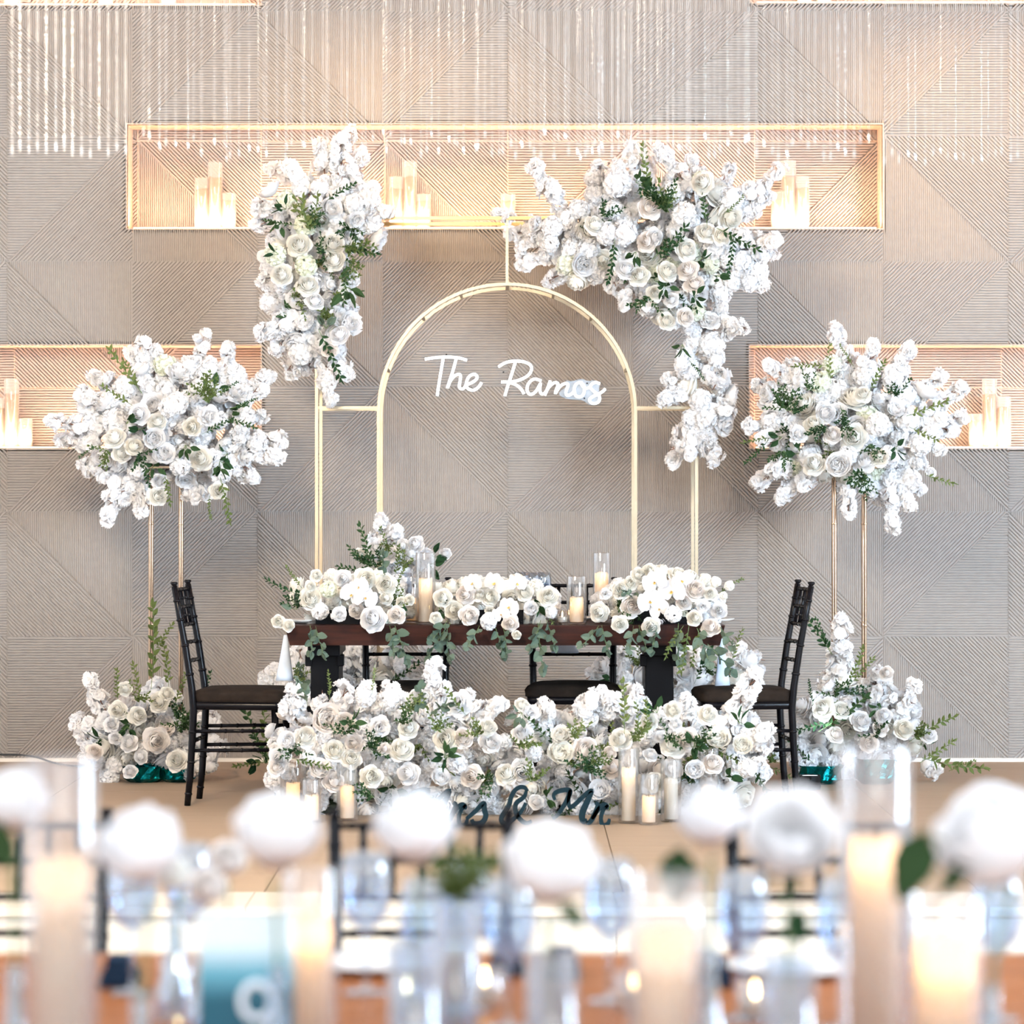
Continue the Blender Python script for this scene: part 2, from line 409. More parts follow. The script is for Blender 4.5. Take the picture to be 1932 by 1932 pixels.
def rose_mb(seed, open_=1.0, nu=5, nv=5, rim=None, zb=-.024):
    mb = MB()
    rim = rim or [(.003, .039, 3), (.0065, .041, 3), (.0105, .041, 4), (.0148, .040, 4), (.0193, .038, 5), (.0243, .035, 5), (.030, .030, 5), (.0365, .023, 5), (.0435, .013, 5), (.051, .000, 5)]
    a0 = R.uniform(0, 6)
    for i, (rr0, zt, n) in enumerate(rim):
        close = .55 if i < 3 else .22 if i < 6 else .04
        for k in range(n):
            rr = rr0*(1+.12*(open_-1))*R.uniform(.95, 1.07); lip = max(0, (rr-.016))*.24
            rot = a0+2*PI*k/n+R.uniform(-.2, .2)+i*0.85; zj = R.uniform(-.004, .003); half = PI/n*1.30; tw = .0035*R.uniform(.5, 1.3)
            pts = []
            for jv in range(nv):
                v = jv/(nv-1)
                for iu in range(nu):
                    u = 2*iu/(nu-1)-1
                    bul = math.sin(PI*.5*min(1, v*1.15))
                    r_ = rr*(.28+.72*bul)*(1+close*math.sin(PI*v))*(1-.10*abs(u)**2*v) + lip*v**4*(1-.75*abs(u)) + tw*u*v + R.uniform(-.0011, .0011)*v
                    z = zb+(zt+zj-zb)*v*(1-.20*u*u*v) - (lip*1.1*v**6)*(1-.5*abs(u))
                    ang = rot+u*half*(.55+.45*min(1, v*1.8))*(1-.12*v**3)
                    pts.append((r_*math.cos(ang), r_*math.sin(ang), z))
            mb.quad_grid(pts, nu, nv)
    return mb
def peony_mb():
    mb = MB()
    for i in range(46):
        t = i/46; a = i*2.399
        petal_grid(mb, 0.022+0.012*t, 0.034+0.026*t, 0.5, 0.25, a, 1.35-1.15*t+R.uniform(-.12, .12), notch=0.12, ruf=0.10, nu=4, nv=4, base=0.004)
    return mb
def ranunculus_mb():
    rim = [(.003+.0041*i, .040-.00036*i*i, 4 if i < 5 else 6) for i in range(12)]
    return rose_mb(0, 1.0, rim=rim)
def cluster_mb(r=0.046, n=26):
    mb = MB()
    for i in range(n):
        z = 1-2*(i+0.5)/n*0.92; a = i*2.399; rr = math.sqrt(max(0, 1-z*z))
        d = Vector((rr*math.cos(a), rr*math.sin(a), z))
        mb.add(R.choice(FLOR), mtx(d*r*R.uniform(.85, 1.05), d+rnd_dir()*0.35, R.uniform(.8, 1.1)))
    return mb
def carnation_mb():
    mb = MB()
    for i in range(48):
        t = i/48; a = i*2.399
        petal_grid(mb, 0.017, 0.046+0.012*R.random(), 0.2, 0.12, a, 1.4-1.3*t+R.uniform(-.15, .15), notch=0.2, ruf=0.16, nu=4, nv=3, base=0.003)
    return mb
def spray_mbs(L, rad, dens):
    """petals and twig of a blossom branch growing along +Z"""
    pm, tm = MB(), MB()
    bx, by = R.uniform(-.06, .06)*L, R.uniform(-.06, .06)*L
    ax = lambda t: Vector((bx*t*t, by*t*t, L*t))
    tm.tube([ax(t/6) for t in range(7)], [0.0032*(1-0.6*t/6) for t in range(7)], 5)
    n = int(L*dens)
    for i in range(n):
        t = 0.08+0.94*(i+R.random())/n
        prof = rad*(0.55+0.65*math.sin(PI*min(1, 0.18+0.72*t)))*(1 if t < .85 else 0.75)
        lump = 0.75+0.45*math.sin(t*L*38+bx*900)
        d = Vector((R.uniform(-1, 1), R.uniform(-1, 1), R.uniform(-.3, .5))).normalized()
        p = ax(t)+d*prof*lump*R.uniform(.45, 1.0)
        pm.add(R.choice(FLOR), mtx(p, d+Vector((0, 0, .35))+rnd_dir()*.4, R.uniform(.85, 1.2)))
    for i in range(max(2, int(L*14))):
        t = R.uniform(.05, .8); d = Vector((R.uniform(-1, 1), R.uniform(-1, 1), 0.9)).normalized()
        p = ax(t); e = p+d*rad*R.uniform(1.15, 1.75)
        tm.tube([p, (p+e)/2+rnd_dir()*0.004, e], [0.0026, 0.0021, 0.0014], 4)
        tm.tube([(p+e)/2, (p+e)/2+(d+rnd_dir()*.8).normalized()*rad*.5], [0.0018, 0.0011], 4)
    return pm, tm
SPRAY = []
for L, rad, dn in ((.13, .042, 210), (.22, .044, 175), (.34, .048, 150), (.48, .052, 140)):
    for k in range(3):
        pm, tm = spray_mbs(L, rad*R.uniform(.9, 1.1), dn)
        SPRAY.append((L, pm.mesh('blossom_spray', 'petal_white'), tm.mesh('twig', 'twig')))
def flower_set(name, mb, mats): return {m: mb.mesh(name, m, True) for m in mats}
LIB = {}
for k in range(3):
    LIB.setdefault('rose', []).append(flower_set('rose', rose_mb(k, (1.0, 0.94, 1.06)[k]), ('petal_white', 'petal_cream', 'petal_blush')))
for k in range(2):
    LIB.setdefault('peony', []).append(flower_set('peony', peony_mb(), ('petal_white', 'petal_blush', 'petal_cream')))
    LIB.setdefault('cluster', []).append({m: me for m, me in ((m, None) for m in ())})
LIB['cup_rose'] = [flower_set('rose', rose_mb(9, 1.0, 6, 7, [(.004, .040, 3), (.009, .041, 3), (.015, .041, 4), (.021, .040, 4), (.027, .038, 5), (.033, .036, 5), (.039, .031, 5), (.044, .024, 5), (.049, .014, 5)], -.046), ('petal_white', 'petal_cream', 'petal_blush'))]
LIB['ranunculus'] = [flower_set('ranunculus', ranunculus_mb(), ('petal_white', 'petal_cream', 'petal_blush'))]
LIB['carnation'] = [flower_set('carnation', carnation_mb(), ('petal_white', 'petal_cream'))]
LIB['cluster'] = []
for k in range(4):
    c = cluster_mb(); LIB['cluster'].append({m: c.mesh('blossom_cluster', m) for m in ('petal_white', 'petal_green', 'petal_cream')})
UNIT = {'rose': 0.052, 'cup_rose': 0.053, 'peony': 0.058, 'ranunculus': 0.050, 'carnation': 0.056, 'cluster': 0.072}
PARTNAME = {'rose': 'rose', 'peony': 'peony', 'ranunculus': 'ranunculus', 'carnation': 'carnation', 'cluster': 'blossom_cluster'}
om = MB()
for a, w, l in ((PI/2, .020, .046), (PI/2+2.2, .018, .044), (PI/2-2.2, .018, .044)): petal_grid(om, w, l, 0.2, -0.1, a, 0.12, nu=4, nv=5)
for a in (0.12, PI-0.12): petal_grid(om, .036, .052, 0.15, -0.15, a, 0.22, nu=5, nv=5, zoff=.003)
petal('petal_orchid', (0.72, 0.71, 0.71), (0.68, 0.67, 0.68), 0.3); ORCHID = om.mesh('orchid', 'petal_orchid', True)
ol = MB(); petal_grid(ol, .009, .02, 1.2, .3, -PI/2, .7, nu=4, nv=4, zoff=.004); petal_grid(ol, .006, .012, .8, .4, 0.3, .9, zoff=.004); petal_grid(ol, .006, .012, .8, .4, PI-.3, .9, zoff=.004)
ORCHID_LIP = ol.mesh('lip', 'orchid_lip', True)
def leaf(mb, p, d, nrm, l, w, rnd=0.5):
    d = Vector(d).normalized(); s = d.cross(Vector(nrm)); s = s.normalized() if s.length > 1e-6 else Vector((1, 0, 0)); n = s.cross(d)
    pts = []
    for j in range(5):
        v = j/4; ww = w*(math.sin(PI*(v**(0.75 if rnd < .8 else .62)*0.94+0.03)))**(1.0 if rnd < .8 else .6)
        for u in (-1, 0, 1): pts.append(Vector(p)+d*l*v+s*u*ww*.5+n*(abs(u)*w*.14-l*.18*v*v))
    mb.quad_grid(pts, 3, 5)
def sprig_mb(kind):
    mb = MB(); L = {'ruscus': .20, 'eucalyptus': .15, 'bunch': .11, 'big': .10, 'fine': .15}[kind]
    def stem(ax, n, l, w, rnd, start=.15):
        mb.cur = 1; mb.tube([ax(t/5) for t in range(6)], 0.0013, 4); mb.cur = 0
        for i in range(n):
            t = start+(1-start)*i/max(1, n-1); p = ax(t); tg = (ax(min(1, t+.05))-ax(max(0, t-.05))).normalized()
            sd = Quaternion(tg, i*2.4+R.uniform(-.4, .4)) @ tg.orthogonal().normalized()
            leaf(mb, p, sd*.9+tg*.75, sd.cross(tg)+rnd_dir()*.5+tg*.5, l*R.uniform(.8, 1.15)*(1-.25*t), w, rnd)
        leaf(mb, ax(1), ax(1)-ax(.9), rnd_dir(), l*.8, w*.9, rnd)
    def curve(d, L, bend): 
        d = Vector(d).normalized(); b = Vector((R.uniform(-1, 1), R.uniform(-1, 1), 0))*bend
        return lambda t: d*L*t+b*L*t*t
    if kind == 'ruscus': stem(curve((0, 0, 1), L, .18), 20, .034, .014, .5)
    if kind == 'fine': stem(curve((0, 0, 1), L, .2), 24, .020, .009, .5)
    if kind == 'eucalyptus': stem(curve((0, 0, 1), L, .25), 7, .056, .043, .9)
    if kind == 'bunch':
        for k in range(6): stem(curve((R.uniform(-.7, .7), R.uniform(-.7, .7), .8), L, .3), 12, .026, .012, .5, .1)
    if kind == 'big':
        for k in range(5): 
            d = Vector((R.uniform(-1, 1), R.uniform(-1, 1), .7)).normalized()
            mb.cur = 1; mb.tube([(0, 0, 0), d*.03], .0014, 4); mb.cur = 0; leaf(mb, d*.03, d, rnd_dir()+Vector((0, 0, 1)), .065, .036, .6)
    return mb, L
SPRIG = {}
for kind, mts in (('ruscus', ('leaf_dark', 'leaf_olive')), ('fine', ('leaf_olive', 'leaf_dark')), ('eucalyptus', ('leaf_grey',)), ('bunch', ('leaf_dark', 'leaf_olive')), ('big', ('leaf_dark', 'leaf_grey'))):
    for k in range(2):
        mb, L = sprig_mb(kind)
        for m in mts: SPRIG.setdefault((kind, m), []).append((L, mb.mesh(kind+'_sprig', [m, 'stem'])))
SPNAME = {'ruscus': 'ruscus_sprig', 'fine': 'fine_leaf_sprig', 'eucalyptus': 'eucalyptus_sprig', 'bunch': 'leaf_bunch', 'big': 'broad_leaf_cluster'}
CAMP = Vector((0, 0, H))
class Arr:
    """an arrangement: one thing, its flowers and greens are the parts; px positions at their own distance"""
    def __init__(s, name, label, cat, base, group=None):
        s.o = thing(name, label, cat, base, 0, group); s.b = Vector(base)
    def flower(s, kind, px, py, Y, r, m='petal_white', n=None, local=None):
        p = W(px, py, Y)
        n = Vector(n) if n is not None else Vector((R.uniform(-.5, .5), -1, R.uniform(-.1, .7)))
        me = R.choice(LIB[kind]); me = me.get(m) or next(iter(me.values()))
        return obj(PARTNAME[kind], me, s.o, p-s.b, qz(n), r*Y/F/UNIT[kind])
    def orchid(s, px, py, Y, r, n=None):
        p = W(px, py, Y); n = n or Vector((R.uniform(-.6, .6), -1, R.uniform(-.35, .25)))
        q = Vector(n).to_track_quat('Z', 'Y') @ Quaternion((0, 0, 1), R.uniform(-.5, .5))
        o = obj('orchid', ORCHID, s.o, p-s.b, q, r*Y/F/0.05); obj('lip', ORCHID_LIP, o, scale=.75); return o
    def spray(s, x0, y0, x1, y1, Y, d0=None, d1=None, fat=1.0):
        a = W(x0, y0, Y+(R.uniform(-.04, .04) if d0 is None else d0)); b = W(x1, y1, Y+(R.uniform(-.13, .09) if d1 is None else d1))
        v = b-a; L = v.length*0.97
        c = sorted(SPRAY, key=lambda t: abs(t[0]-L)+R.uniform(0, .02))[0:3]; L0, pm, tm = R.choice(c)
        k = L/L0; q = qz(v)
        o = obj('blossom_spray', pm, s.o, a-s.b, q, (k*fat/max(.75, k)**.4, k*fat/max(.75, k)**.4, k)); obj('twig', tm, o)
        return o
    def green(s, kind, x0, y0, x1, y1, Y, m='leaf_dark', d1=None):
        w = 1.0 if kind == 'eucalyptus' else 1.45
        a = W(x0, y0, Y); b = W(x1, y1, Y+(R.uniform(-.06, .03) if d1 is None else d1)); v = b-a
        L0, me = R.choice(SPRIG[(kind, m)]); k = max(.75, min(2.4, v.length*1.15/L0))
        return obj(SPNAME[kind], me, s.o, a-s.b, qz(v), (min(k, w), min(k, w), k))
    def fill(s, blobs, Y, d, mix, rr, depth=0.75, back=0.25, taken=None, greens=0.3):
        """flowers over the outside of round masses (x, y, r) in px of the place at distance Y"""
        pts = list(taken or []); 
        for (bx, by, br) in blobs:
            nt = int(14*(br/d)**2)+10
            for _ in range(nt):
                a = R.uniform(0, 2*PI); t = math.sqrt(R.random()); x, y = bx+br*t*math.cos(a), by+br*t*math.sin(a)
                if any((x-p[0])**2+(y-p[1])**2 < d*d for p in pts): continue
                pts.append((x, y))
                kind, m = R.choice(mix); dep = math.sqrt(max(0, 1-t*t))*br*Y/F*depth
                n = Vector(((x-bx)/br, -math.sqrt(max(.05, 1-t*t)), -(y-by)/br))+rnd_dir()*.25
                s.flower(kind, x, y, Y-dep, R.uniform(*rr), m, n)
            if greens and R.random() < greens:
                a = R.uniform(0, 2*PI); t = math.sqrt(R.random())*.9; x, y = bx+br*t*math.cos(a), by+br*t*math.sin(a)
                dep = math.sqrt(max(0, 1-t*t))*br*Y/F*depth+.02; n = Vector(((x-bx)/br, -.55, -(y-by)/br+.15))+rnd_dir()*.3
                kk = R.choice((('bunch', 'leaf_dark'), ('bunch', 'leaf_olive'), ('ruscus', 'leaf_dark'), ('big', 'leaf_dark'))); L0, me = R.choice(SPRIG[kk])
                obj(SPNAME[kk[0]], me, s.o, W(x, y, Y-dep)-s.b, qz(n), R.uniform(.7, 1.0))
            for _ in range(int((br/d)**2*2.4*back)+1):      # the far side and the core
                a = R.uniform(0, 2*PI); t = math.sqrt(R.random())*.85; x, y = bx+br*t*math.cos(a), by+br*t*math.sin(a)
                dep = math.sqrt(max(0, 1-t*t))*br*Y/F*depth*R.uniform(.1, 1)
                s.flower('cluster', x, y, Y+dep, R.uniform(*rr)*1.15, 'petal_white', Vector(((x-bx)/br, .8, -(y-by)/br)))
MIXW = [('cluster', 'petal_white')]*6+[('cluster', 'petal_green')]+[('rose', 'petal_cream')]+[('carnation', 'petal_white')]*2+[('peony', 'petal_white')]
MIXR = [('rose', 'petal_cream')]*2+[('rose', 'petal_white')]*3+[('rose', 'petal_blush')]*1+[('cluster', 'petal_white')]*9+[('peony', 'petal_white')]*4+[('carnation', 'petal_white')]*2+[('peony', 'petal_blush')]

# ------------------------------------------------------------------ gold arch frame
FX, FY0, FY1 = -0.035, 16.0, 16.35
XL, XR, ZT = -0.917, 0.847, 2.593
AR, AC, ZS = 0.597, -0.033, 1.69
arch = thing('arch_stand', 'tall pale gold metal wedding backdrop frame with an inner round arch', 'arch stand', (AC, 16.17, 0))
def ap(name, pts, r=0.0105, n=4, m='pale_gold', par=arch):
    b = Vector(par.location); return build(name, MB().tube([Vector(p)-b for p in pts], r, n), m, par)
for y in (FY0, FY1):
    for x in (XL, XR): ap('post', [(x, y, 0.0), (x, y, ZT)])
    ap('top_rail', [(XL, y, ZT), (XR, y, ZT)], m='gold')
    pts = [(AC-AR, y, 0.0), (AC-AR, y, ZS)]+[(AC-AR*math.cos(a), y, ZS+AR*math.sin(a)) for a in [PI*k/40 for k in range(1, 40)]]+[(AC+AR, y, ZS), (AC+AR, y, 0.0)]
    ap('inner_arch', pts, 0.0105)
    ap('crown_rod', [(AC, y, ZS+AR), (AC, y, ZT)], 0.009)
    ap('side_rail', [(XL, y, 1.713), (AC-AR, y, 1.713)], 0.009); ap('side_rail', [(AC+AR, y, 1.713), (XR, y, 1.713)], 0.009)
for x, z in ((XL, ZT), (XR, ZT), (AC, ZT), (AC, ZS+AR), (XL, 0.02), (XR, 0.02), (AC-AR, 0.02), (AC+AR, 0.02)):
    ap('spacer', [(x, FY0, z), (x, FY1, z)], 0.011)
for sx in (-1, 1):
    for a in (0.35, 0.85, 1.2):
        x, z = AC+sx*AR*math.cos(a), ZS+AR*math.sin(a); ap('spacer', [(x, FY0, z), (x, FY1, z)], 0.008)

# ------------------------------------------------------------------ neon name sign
def smooth(pts, it=3):
    P = [Vector(p) for p in pts]
    for _ in range(it):
        Q = [P[0]]
        for a, b in zip(P, P[1:]): Q += [a*.75+b*.25, a*.25+b*.75]
        Q.append(P[-1]); P = Q
    return P
NZ = lambda x, y, Y=15.965: W(780+x/4.83, 640+y/4.83, Y)
sign_loc = NZ(930, 380, 15.99)
sign = thing('neon_sign', 'glowing white cursive neon sign reading The Ramos inside the arch', 'neon sign', sign_loc)
STROKES = {'letter_T': [[(105, 182), (200, 166), (330, 160), (420, 170), (487, 191)], [(272, 172), (250, 300), (230, 420), (217, 515)]],
 'letter_h': [[(392, 172), (360, 290), (308, 446)], [(312, 440), (338, 372), (385, 322), (432, 318), (428, 372), (412, 440), (450, 462), (490, 402)]],
 'letter_e': [[(470, 420), (545, 392), (590, 350), (560, 312), (505, 335), (478, 400), (490, 455), (555, 470), (605, 425), (620, 395)]],
 'letter_R': [[(775, 252), (830, 215), (900, 198), (1000, 200), (1085, 240), (1065, 320), (985, 368), (900, 390), (800, 390)], [(930, 205), (895, 320), (855, 440), (833, 518)], [(865, 396), (930, 408), (985, 455), (1008, 498)]],
 'letter_a': [[(1165, 380), (1100, 355), (1045, 400), (1030, 470), (1065, 512), (1120, 478), (1165, 385), (1148, 460), (1165, 505), (1200, 490), (1225, 450)]],
 'letter_m': [[(1247, 378), (1222, 450), (1197, 512)], [(1197, 512), (1230, 435), (1290, 388), (1325, 405), (1300, 460), (1292, 498)], [(1294, 494), (1335, 425), (1395, 395), (1415, 420), (1385, 480), (1400, 520), (1450, 495), (1470, 465)]],
 'letter_o': [[(1540, 395), (1490, 395), (1460, 450), (1475, 520), (1530, 530), (1562, 480), (1555, 415), (1520, 395), (1560, 450), (1605, 440)]],
 'letter_s': [[(1700, 405), (1650, 388), (1602, 430), (1640, 475), (1700, 510), (1695, 575), (1630, 592), (1595, 550), (1640, 518), (1710, 490), (1750, 452)]]}
for nm, sts in STROKES.items():
    mb = MB()
    for st in sts:
        P = [Vector(NZ(x, y))-sign_loc for x, y in st]; mb.tube(smooth(P), 0.0062, 8)
    build(nm, mb, 'neon', sign, smooth=True)
def plate(name, zpts, y, th, m, par, loc):
    P = smooth([NZ(x, y_, y)-loc for x, y_ in zpts]+[NZ(*zpts[0], y)-loc], 2)[:-1]
    mb = MB(); n = len(P); mb.face(P); mb.face([p+Vector((0, th, 0)) for p in reversed(P)])
    for i in range(n): mb.face([P[i], P[i]+Vector((0, th, 0)), P[(i+1) % n]+Vector((0, th, 0)), P[(i+1) % n]])
    return build(name, mb, m, par)
plate('acrylic_back', [(70, 150), (120, 125), (330, 125), (500, 150), (520, 210), (450, 250), (470, 290), (600, 290), (650, 390), (740, 370), (800, 340), (740, 260), (790, 200), (920, 165), (1080, 185), (1120, 270), (1090, 330), (1180, 345), (1260, 350), (1400, 370), (1520, 355), (1580, 390), (1640, 365), (1710, 385), (1790, 440), (1740, 530), (1720, 600), (1620, 620), (1560, 560), (1400, 550), (1250, 530), (1100, 530), (1000, 530), (860, 540), (810, 530), (830, 430), (700, 430), (560, 490), (440, 480), (250, 540), (180, 520), (215, 400), (230, 220), (100, 215)], 15.99, 0.004, 'acrylic', sign, sign_loc)
plate('pale_blue_film', [(1390, 375), (1430, 385), (1480, 375), (1540, 358), (1590, 385), (1650, 370), (1700, 400), (1690, 460), (1710, 540), (1680, 590), (1600, 605), (1550, 555), (1480, 550), (1400, 545), (1320, 510), (1340, 470), (1390, 440)], 15.987, 0.002, 'film', sign, sign_loc)
for zx, zy in ((1583, 402), (1558, 538), (300, 140), (820, 300)):
    p = NZ(zx, zy, 15.984)-sign_loc; build('standoff', MB().tube([p, p+Vector((0, .004, 0))], .004, 8), 'chair_black', sign)
for zx in (300, 820, 1540):
    p = NZ(zx, 150 if zx < 500 else 200 if zx < 1000 else 370, 15.99)-sign_loc; x = p.x+sign_loc.x-AC
    zt = ZS+math.sqrt(max(0, AR*AR-x*x))-sign_loc.z
    build('hanging_wire', MB().tube([p, (p.x, 0.0, zt)], .0006, 4), 'acrylic', sign)

# ------------------------------------------------------------------ pedestal stands
def stand(cx, cy, rz, label):
    t = thing('flower_stand', label, 'flower stand', (cx, cy, 0), rz, 'tall metal flower stands'); h = 0.069
    for x in (-h, h):
        for y in (-h, h):
            p = build('pole', MB().lathe([(.0068, .012), (.0068, 1.43)], 10, (x, y, 0)), 'bronze', t, smooth=True)
            build('collar', MB().lathe([(.0085, .70), (.0095, .705), (.0085, .71)], 10, (x, y, 0)).lathe([(.0085, 1.17), (.0092, 1.174), (.0085, 1.178)], 10, (x, y, 0)), 'bronze', p, smooth=True)
    build('base_plate', MB().box(-.13, .13, -.13, .13, 0, .012), 'bronze', t); build('top_plate', MB().box(-.12, .12, -.12, .12, 1.43, 1.44), 'bronze', t)
    return t
stand(-1.607, 15.9, 0.03, 'slim bronze stand behind the side chair with its back to the dark cable')
stand(1.546, 15.9, -0.02, 'slim bronze stand rising beside the brightly uplit floor flowers')

# ------------------------------------------------------------------ crystal strands
def strand_mb(L):
    mb = MB(); prof = [(.0006, 0)]; z = 0.0
    while z < L-.03:
        k = R.random(); r = .0024 if k < .45 else .0040 if k < .8 else .0054; h = r*(2.1 if k < .8 else 1.6)
        prof += [(.0007, -z), (r*.8, -z-h*.22), (r, -z-h*.5), (r*.8, -z-h*.78), (.0007, -z-h)]; z += h+R.choice((.001, .002, .006))
    prof += [(.0008, -z), (.0035, -z-.008), (.0045, -z-.016), (.0025, -z-.028), (.0005, -z-.034)]
    mb.lathe(prof, 6); return mb
STR = [strand_mb(.66+.02*k) for k in range(5)]
STRM = [m.mesh('crystal_strand', 'crystal') for m in STR]; STRF = [m.mesh('crystal_strand', 'faint_crystal') for m in STR]
chan = thing('crystal_chandelier', 'wide chandelier of hanging crystal bead strands above the stage', 'chandelier', (0, 11.0, 3.2))
ZC = 3.2
def curtain(pxs, yfun, bot, meshes=None):
    """strands along a curved rail; bot gives the height of the strand ends in px at that distance"""
    rail = []
    for px in pxs:
        Y = yfun(px); zb = W(px, bot(px), Y).z; p = W(px, 0, Y); L = ZC-zb
        k = R.randrange(5); o = obj('crystal_strand', (meshes or STRF)[k], chan, (p.x, Y-11.0, 0)); o.scale = (1, 1, L/(.66+.02*k)*R.uniform(.985, 1.01))
        o.rotation_euler = (0, 0, R.uniform(0, 6)); rail.append((p.x, Y-11.0, 0.012))
    build('rail', MB().tube(rail, .008, 6), 'bronze', chan)
fr = lambda a, b, st, j: [a+st*i+R.uniform(-j, j) for i in range(int((b-a)/st)+1)]
curtain(fr(22, 250, 16.5, 1), lambda x: 10.6+(x/250)*.4, lambda x: 284+R.uniform(-7, 8), STRM)
curtain(fr(266, 960, 17, 5), lambda x: 11.1+.9*math.sin((x-266)/694*PI), lambda x: 286+R.uniform(-30, 14))
curtain(fr(440, 960, 46, 14), lambda x: 12.4-.4*math.sin((x-266)/694*PI), lambda x: 296+R.uniform(-25, 12))
curtain(fr(965, 1420, 11, 4), lambda x: 10.9+.5*math.sin((x-965)/455*PI), lambda x: 290+R.uniform(-34, 14))
curtain(fr(1100, 1300, 13, 5), lambda x: 11.7, lambda x: 292+R.uniform(-14, 6))
curtain(fr(1428, 1650, 14, 3), lambda x: 10.8+.2*math.sin(x/60), lambda x: 292+R.uniform(-30, 12))
curtain(fr(1668, 1990, 15, 4), lambda x: 11.6+.4*math.sin(x/90), lambda x: 306+R.uniform(-16, 8))
for x in (-1.3, 0, 1.2): build('hanger', MB().tube([(x, .2, .01), (x, .2, .95)], .006, 6), 'bronze', chan)
build('crossbar', MB().tube([(-1.8, .2, .02), (1.8, .2, .02)], .01, 6), 'bronze', chan)

# ------------------------------------------------------------------ chiavari chairs
CH = {}
def bamboo(mb, pts, r, rings, n=8):
    mb.tube(pts, r, n)
    P = [Vector(p) for p in pts]
    for t in rings:
        k = t*(len(P)-1); i = min(int(k), len(P)-2); c = P[i].lerp(P[i+1], k-i); d = (P[i+1]-P[i]).normalized()
        rr = (r[i] if isinstance(r, list) else r)
        mb.tube([c-d*.006, c-d*.002, c+d*.002, c+d*.006], [rr, rr*1.22, rr*1.22, rr], n, cap=False)
def chair_meshes():
    """x forward (towards the sitter's knees), y across; rear legs stand at x = 0"""
    prof = [(0.0, 0.0), (.012, .12), (.022, .28), (.028, .41), (.020, .50), (-.004, .66), (-.030, .80), (-.052, .925)]
    def at(z):
        for (x0, z0), (x1, z1) in zip(prof, prof[1:]):
            if z <= z1: return x0+(x1-x0)*(z-z0)/(z1-z0)
        return prof[-1][0]
    wy = lambda z: .165+.02*z/.92
    L = []
    for s in (-1, 1):
        mb = MB(); pts = [(x, s*wy(z), z) for x, z in prof]
        bamboo(mb, pts, [.0135, .0145, .0155, .016, .0155, .0145, .0135, .013], (.06, .2, .32, .62, .73, .84, .93))
        c = Vector((prof[-1][0], s*wy(.925), .925)); mb.tube([c, c+Vector((0, 0, .004)), c+Vector((-.001, 0, .012)), c+Vector((-.001, 0, .018))], [.010, .010, .0165, .012], 10)
        L.append(('rear_post', mb, 'chair_black'))
        mb = MB(); bamboo(mb, [(.385, s*.185, 0), (.378, s*.18, .2), (.372, s*.178, .42)], [.0115, .0135, .0155], (.12, .35, .62, .8)); L.append(('front_leg', mb, 'chair_black'))
        for z in (.314, .233):
            mb = MB(); bamboo(mb, [(at(z), s*wy(z), z), (.376, s*.181, z+.004)], .0085, (.2, .4, .6, .8), 6); L.append(('stretcher', mb, 'chair_black'))
    for x, z in ((.376, .30), (at(.27), .27)):
        mb = MB(); bamboo(mb, [(x, -.18 if x > .2 else -wy(z), z), (x, .18 if x > .2 else wy(z), z)], .0085, (.2, .4, .6, .8), 6); L.append(('stretcher', mb, 'chair_black'))
    for nm, z in (('top_rail', .905), ('back_rail', .831), ('back_rail', .756), ('back_rail', .681), ('back_rail', .603)):
        mb = MB(); bow = lambda y: -.018*(1-(y/.18)**2)
        bamboo(mb, [(at(z)+bow(y), y, z) for y in [wy(z)*k/4 for k in range(-4, 5)]], .0088, (.1, .3, .5, .7, .9), 6); L.append((nm, mb, 'chair_black'))
    for k in range(5):
        y = (k-2)*.062; mb = MB(); bow = lambda y: -.018*(1-(y/.18)**2)
        bamboo(mb, [(at(z)+bow(y), y, z) for z in (.756, .831, .905)], .0075, (.25, .5, .75), 6); L.append(('spindle', mb, 'chair_black'))
    def rr(x0, x1, w0, w1, z0, z1, rad, k=1.0, bulge=0):
        mb = MB(); ring = []
        for cxx, cyy, a0 in ((x1-rad, w1-rad, 0), (x0+rad, w0-rad, 90), (x0+rad, -w0+rad, 180), (x1-rad, -w1+rad, 270)):
            for q in range(5):
                a = math.radians(a0+q*22.5); ring.append((cxx+rad*math.cos(a), cyy+rad*math.sin(a)))
        c = ((x0+x1)/2, 0); lev = [(1.0, z0), (1.0, z0+.2*(z1-z0)), (1.015, z0+.55*(z1-z0)), (.96, z0+.85*(z1-z0)), (.80, z1), (.4, z1+bulge)] if bulge else [(1, z0), (1, z1)]
        o = len(mb.v)
        for sc, z in lev:
            for (x, y) in ring: mb.v.append((c[0]+(x-c[0])*sc, y*sc, z))
        n = len(ring)
        for j in range(len(lev)-1):
            for i in range(n): mb.f.append((j*n+i, j*n+(i+1) % n, (j+1)*n+(i+1) % n, (j+1)*n+i)); mb.m.append(0)
        mb.f.append(tuple(range(n-1, -1, -1))); mb.m.append(0); mb.f.append(tuple((len(lev)-1)*n+i for i in range(n))); mb.m.append(0)
        return mb
    L.append(('seat_frame', rr(.012, .405, .178, .205, .405, .44, .03), 'chair_black'))
    L.append(('seat_cushion', rr(.020, .412, .183, .212, .438, .490, .05, bulge=.006), 'cushion'))
    return [(n, mb.mesh(n, m, True)) for n, mb, m in L]
CHM = chair_meshes()
def chair(loc, rz, label, group):
    t = thing('chiavari_chair', label, 'chair', loc, rz, group)
    for n, me in CHM: obj(n, me, t)
    return t
G1 = 'black chiavari chairs at the head table'; G2 = 'black chiavari chairs at the guest table'
chair((-1.366, 14.67, 0), math.radians(-3.5), 'black chiavari side chair facing the table end, its back toward the floor cable', G1)
chair((1.187, 14.70, 0), PI+math.radians(4), 'black chiavari side chair facing the table, beside the uplit floor flowers', G1)
chair(((766-VX)*15.25/F, 15.25, 0), -PI/2, 'black chiavari chair behind the head table, nearer the tall white vine', G1)
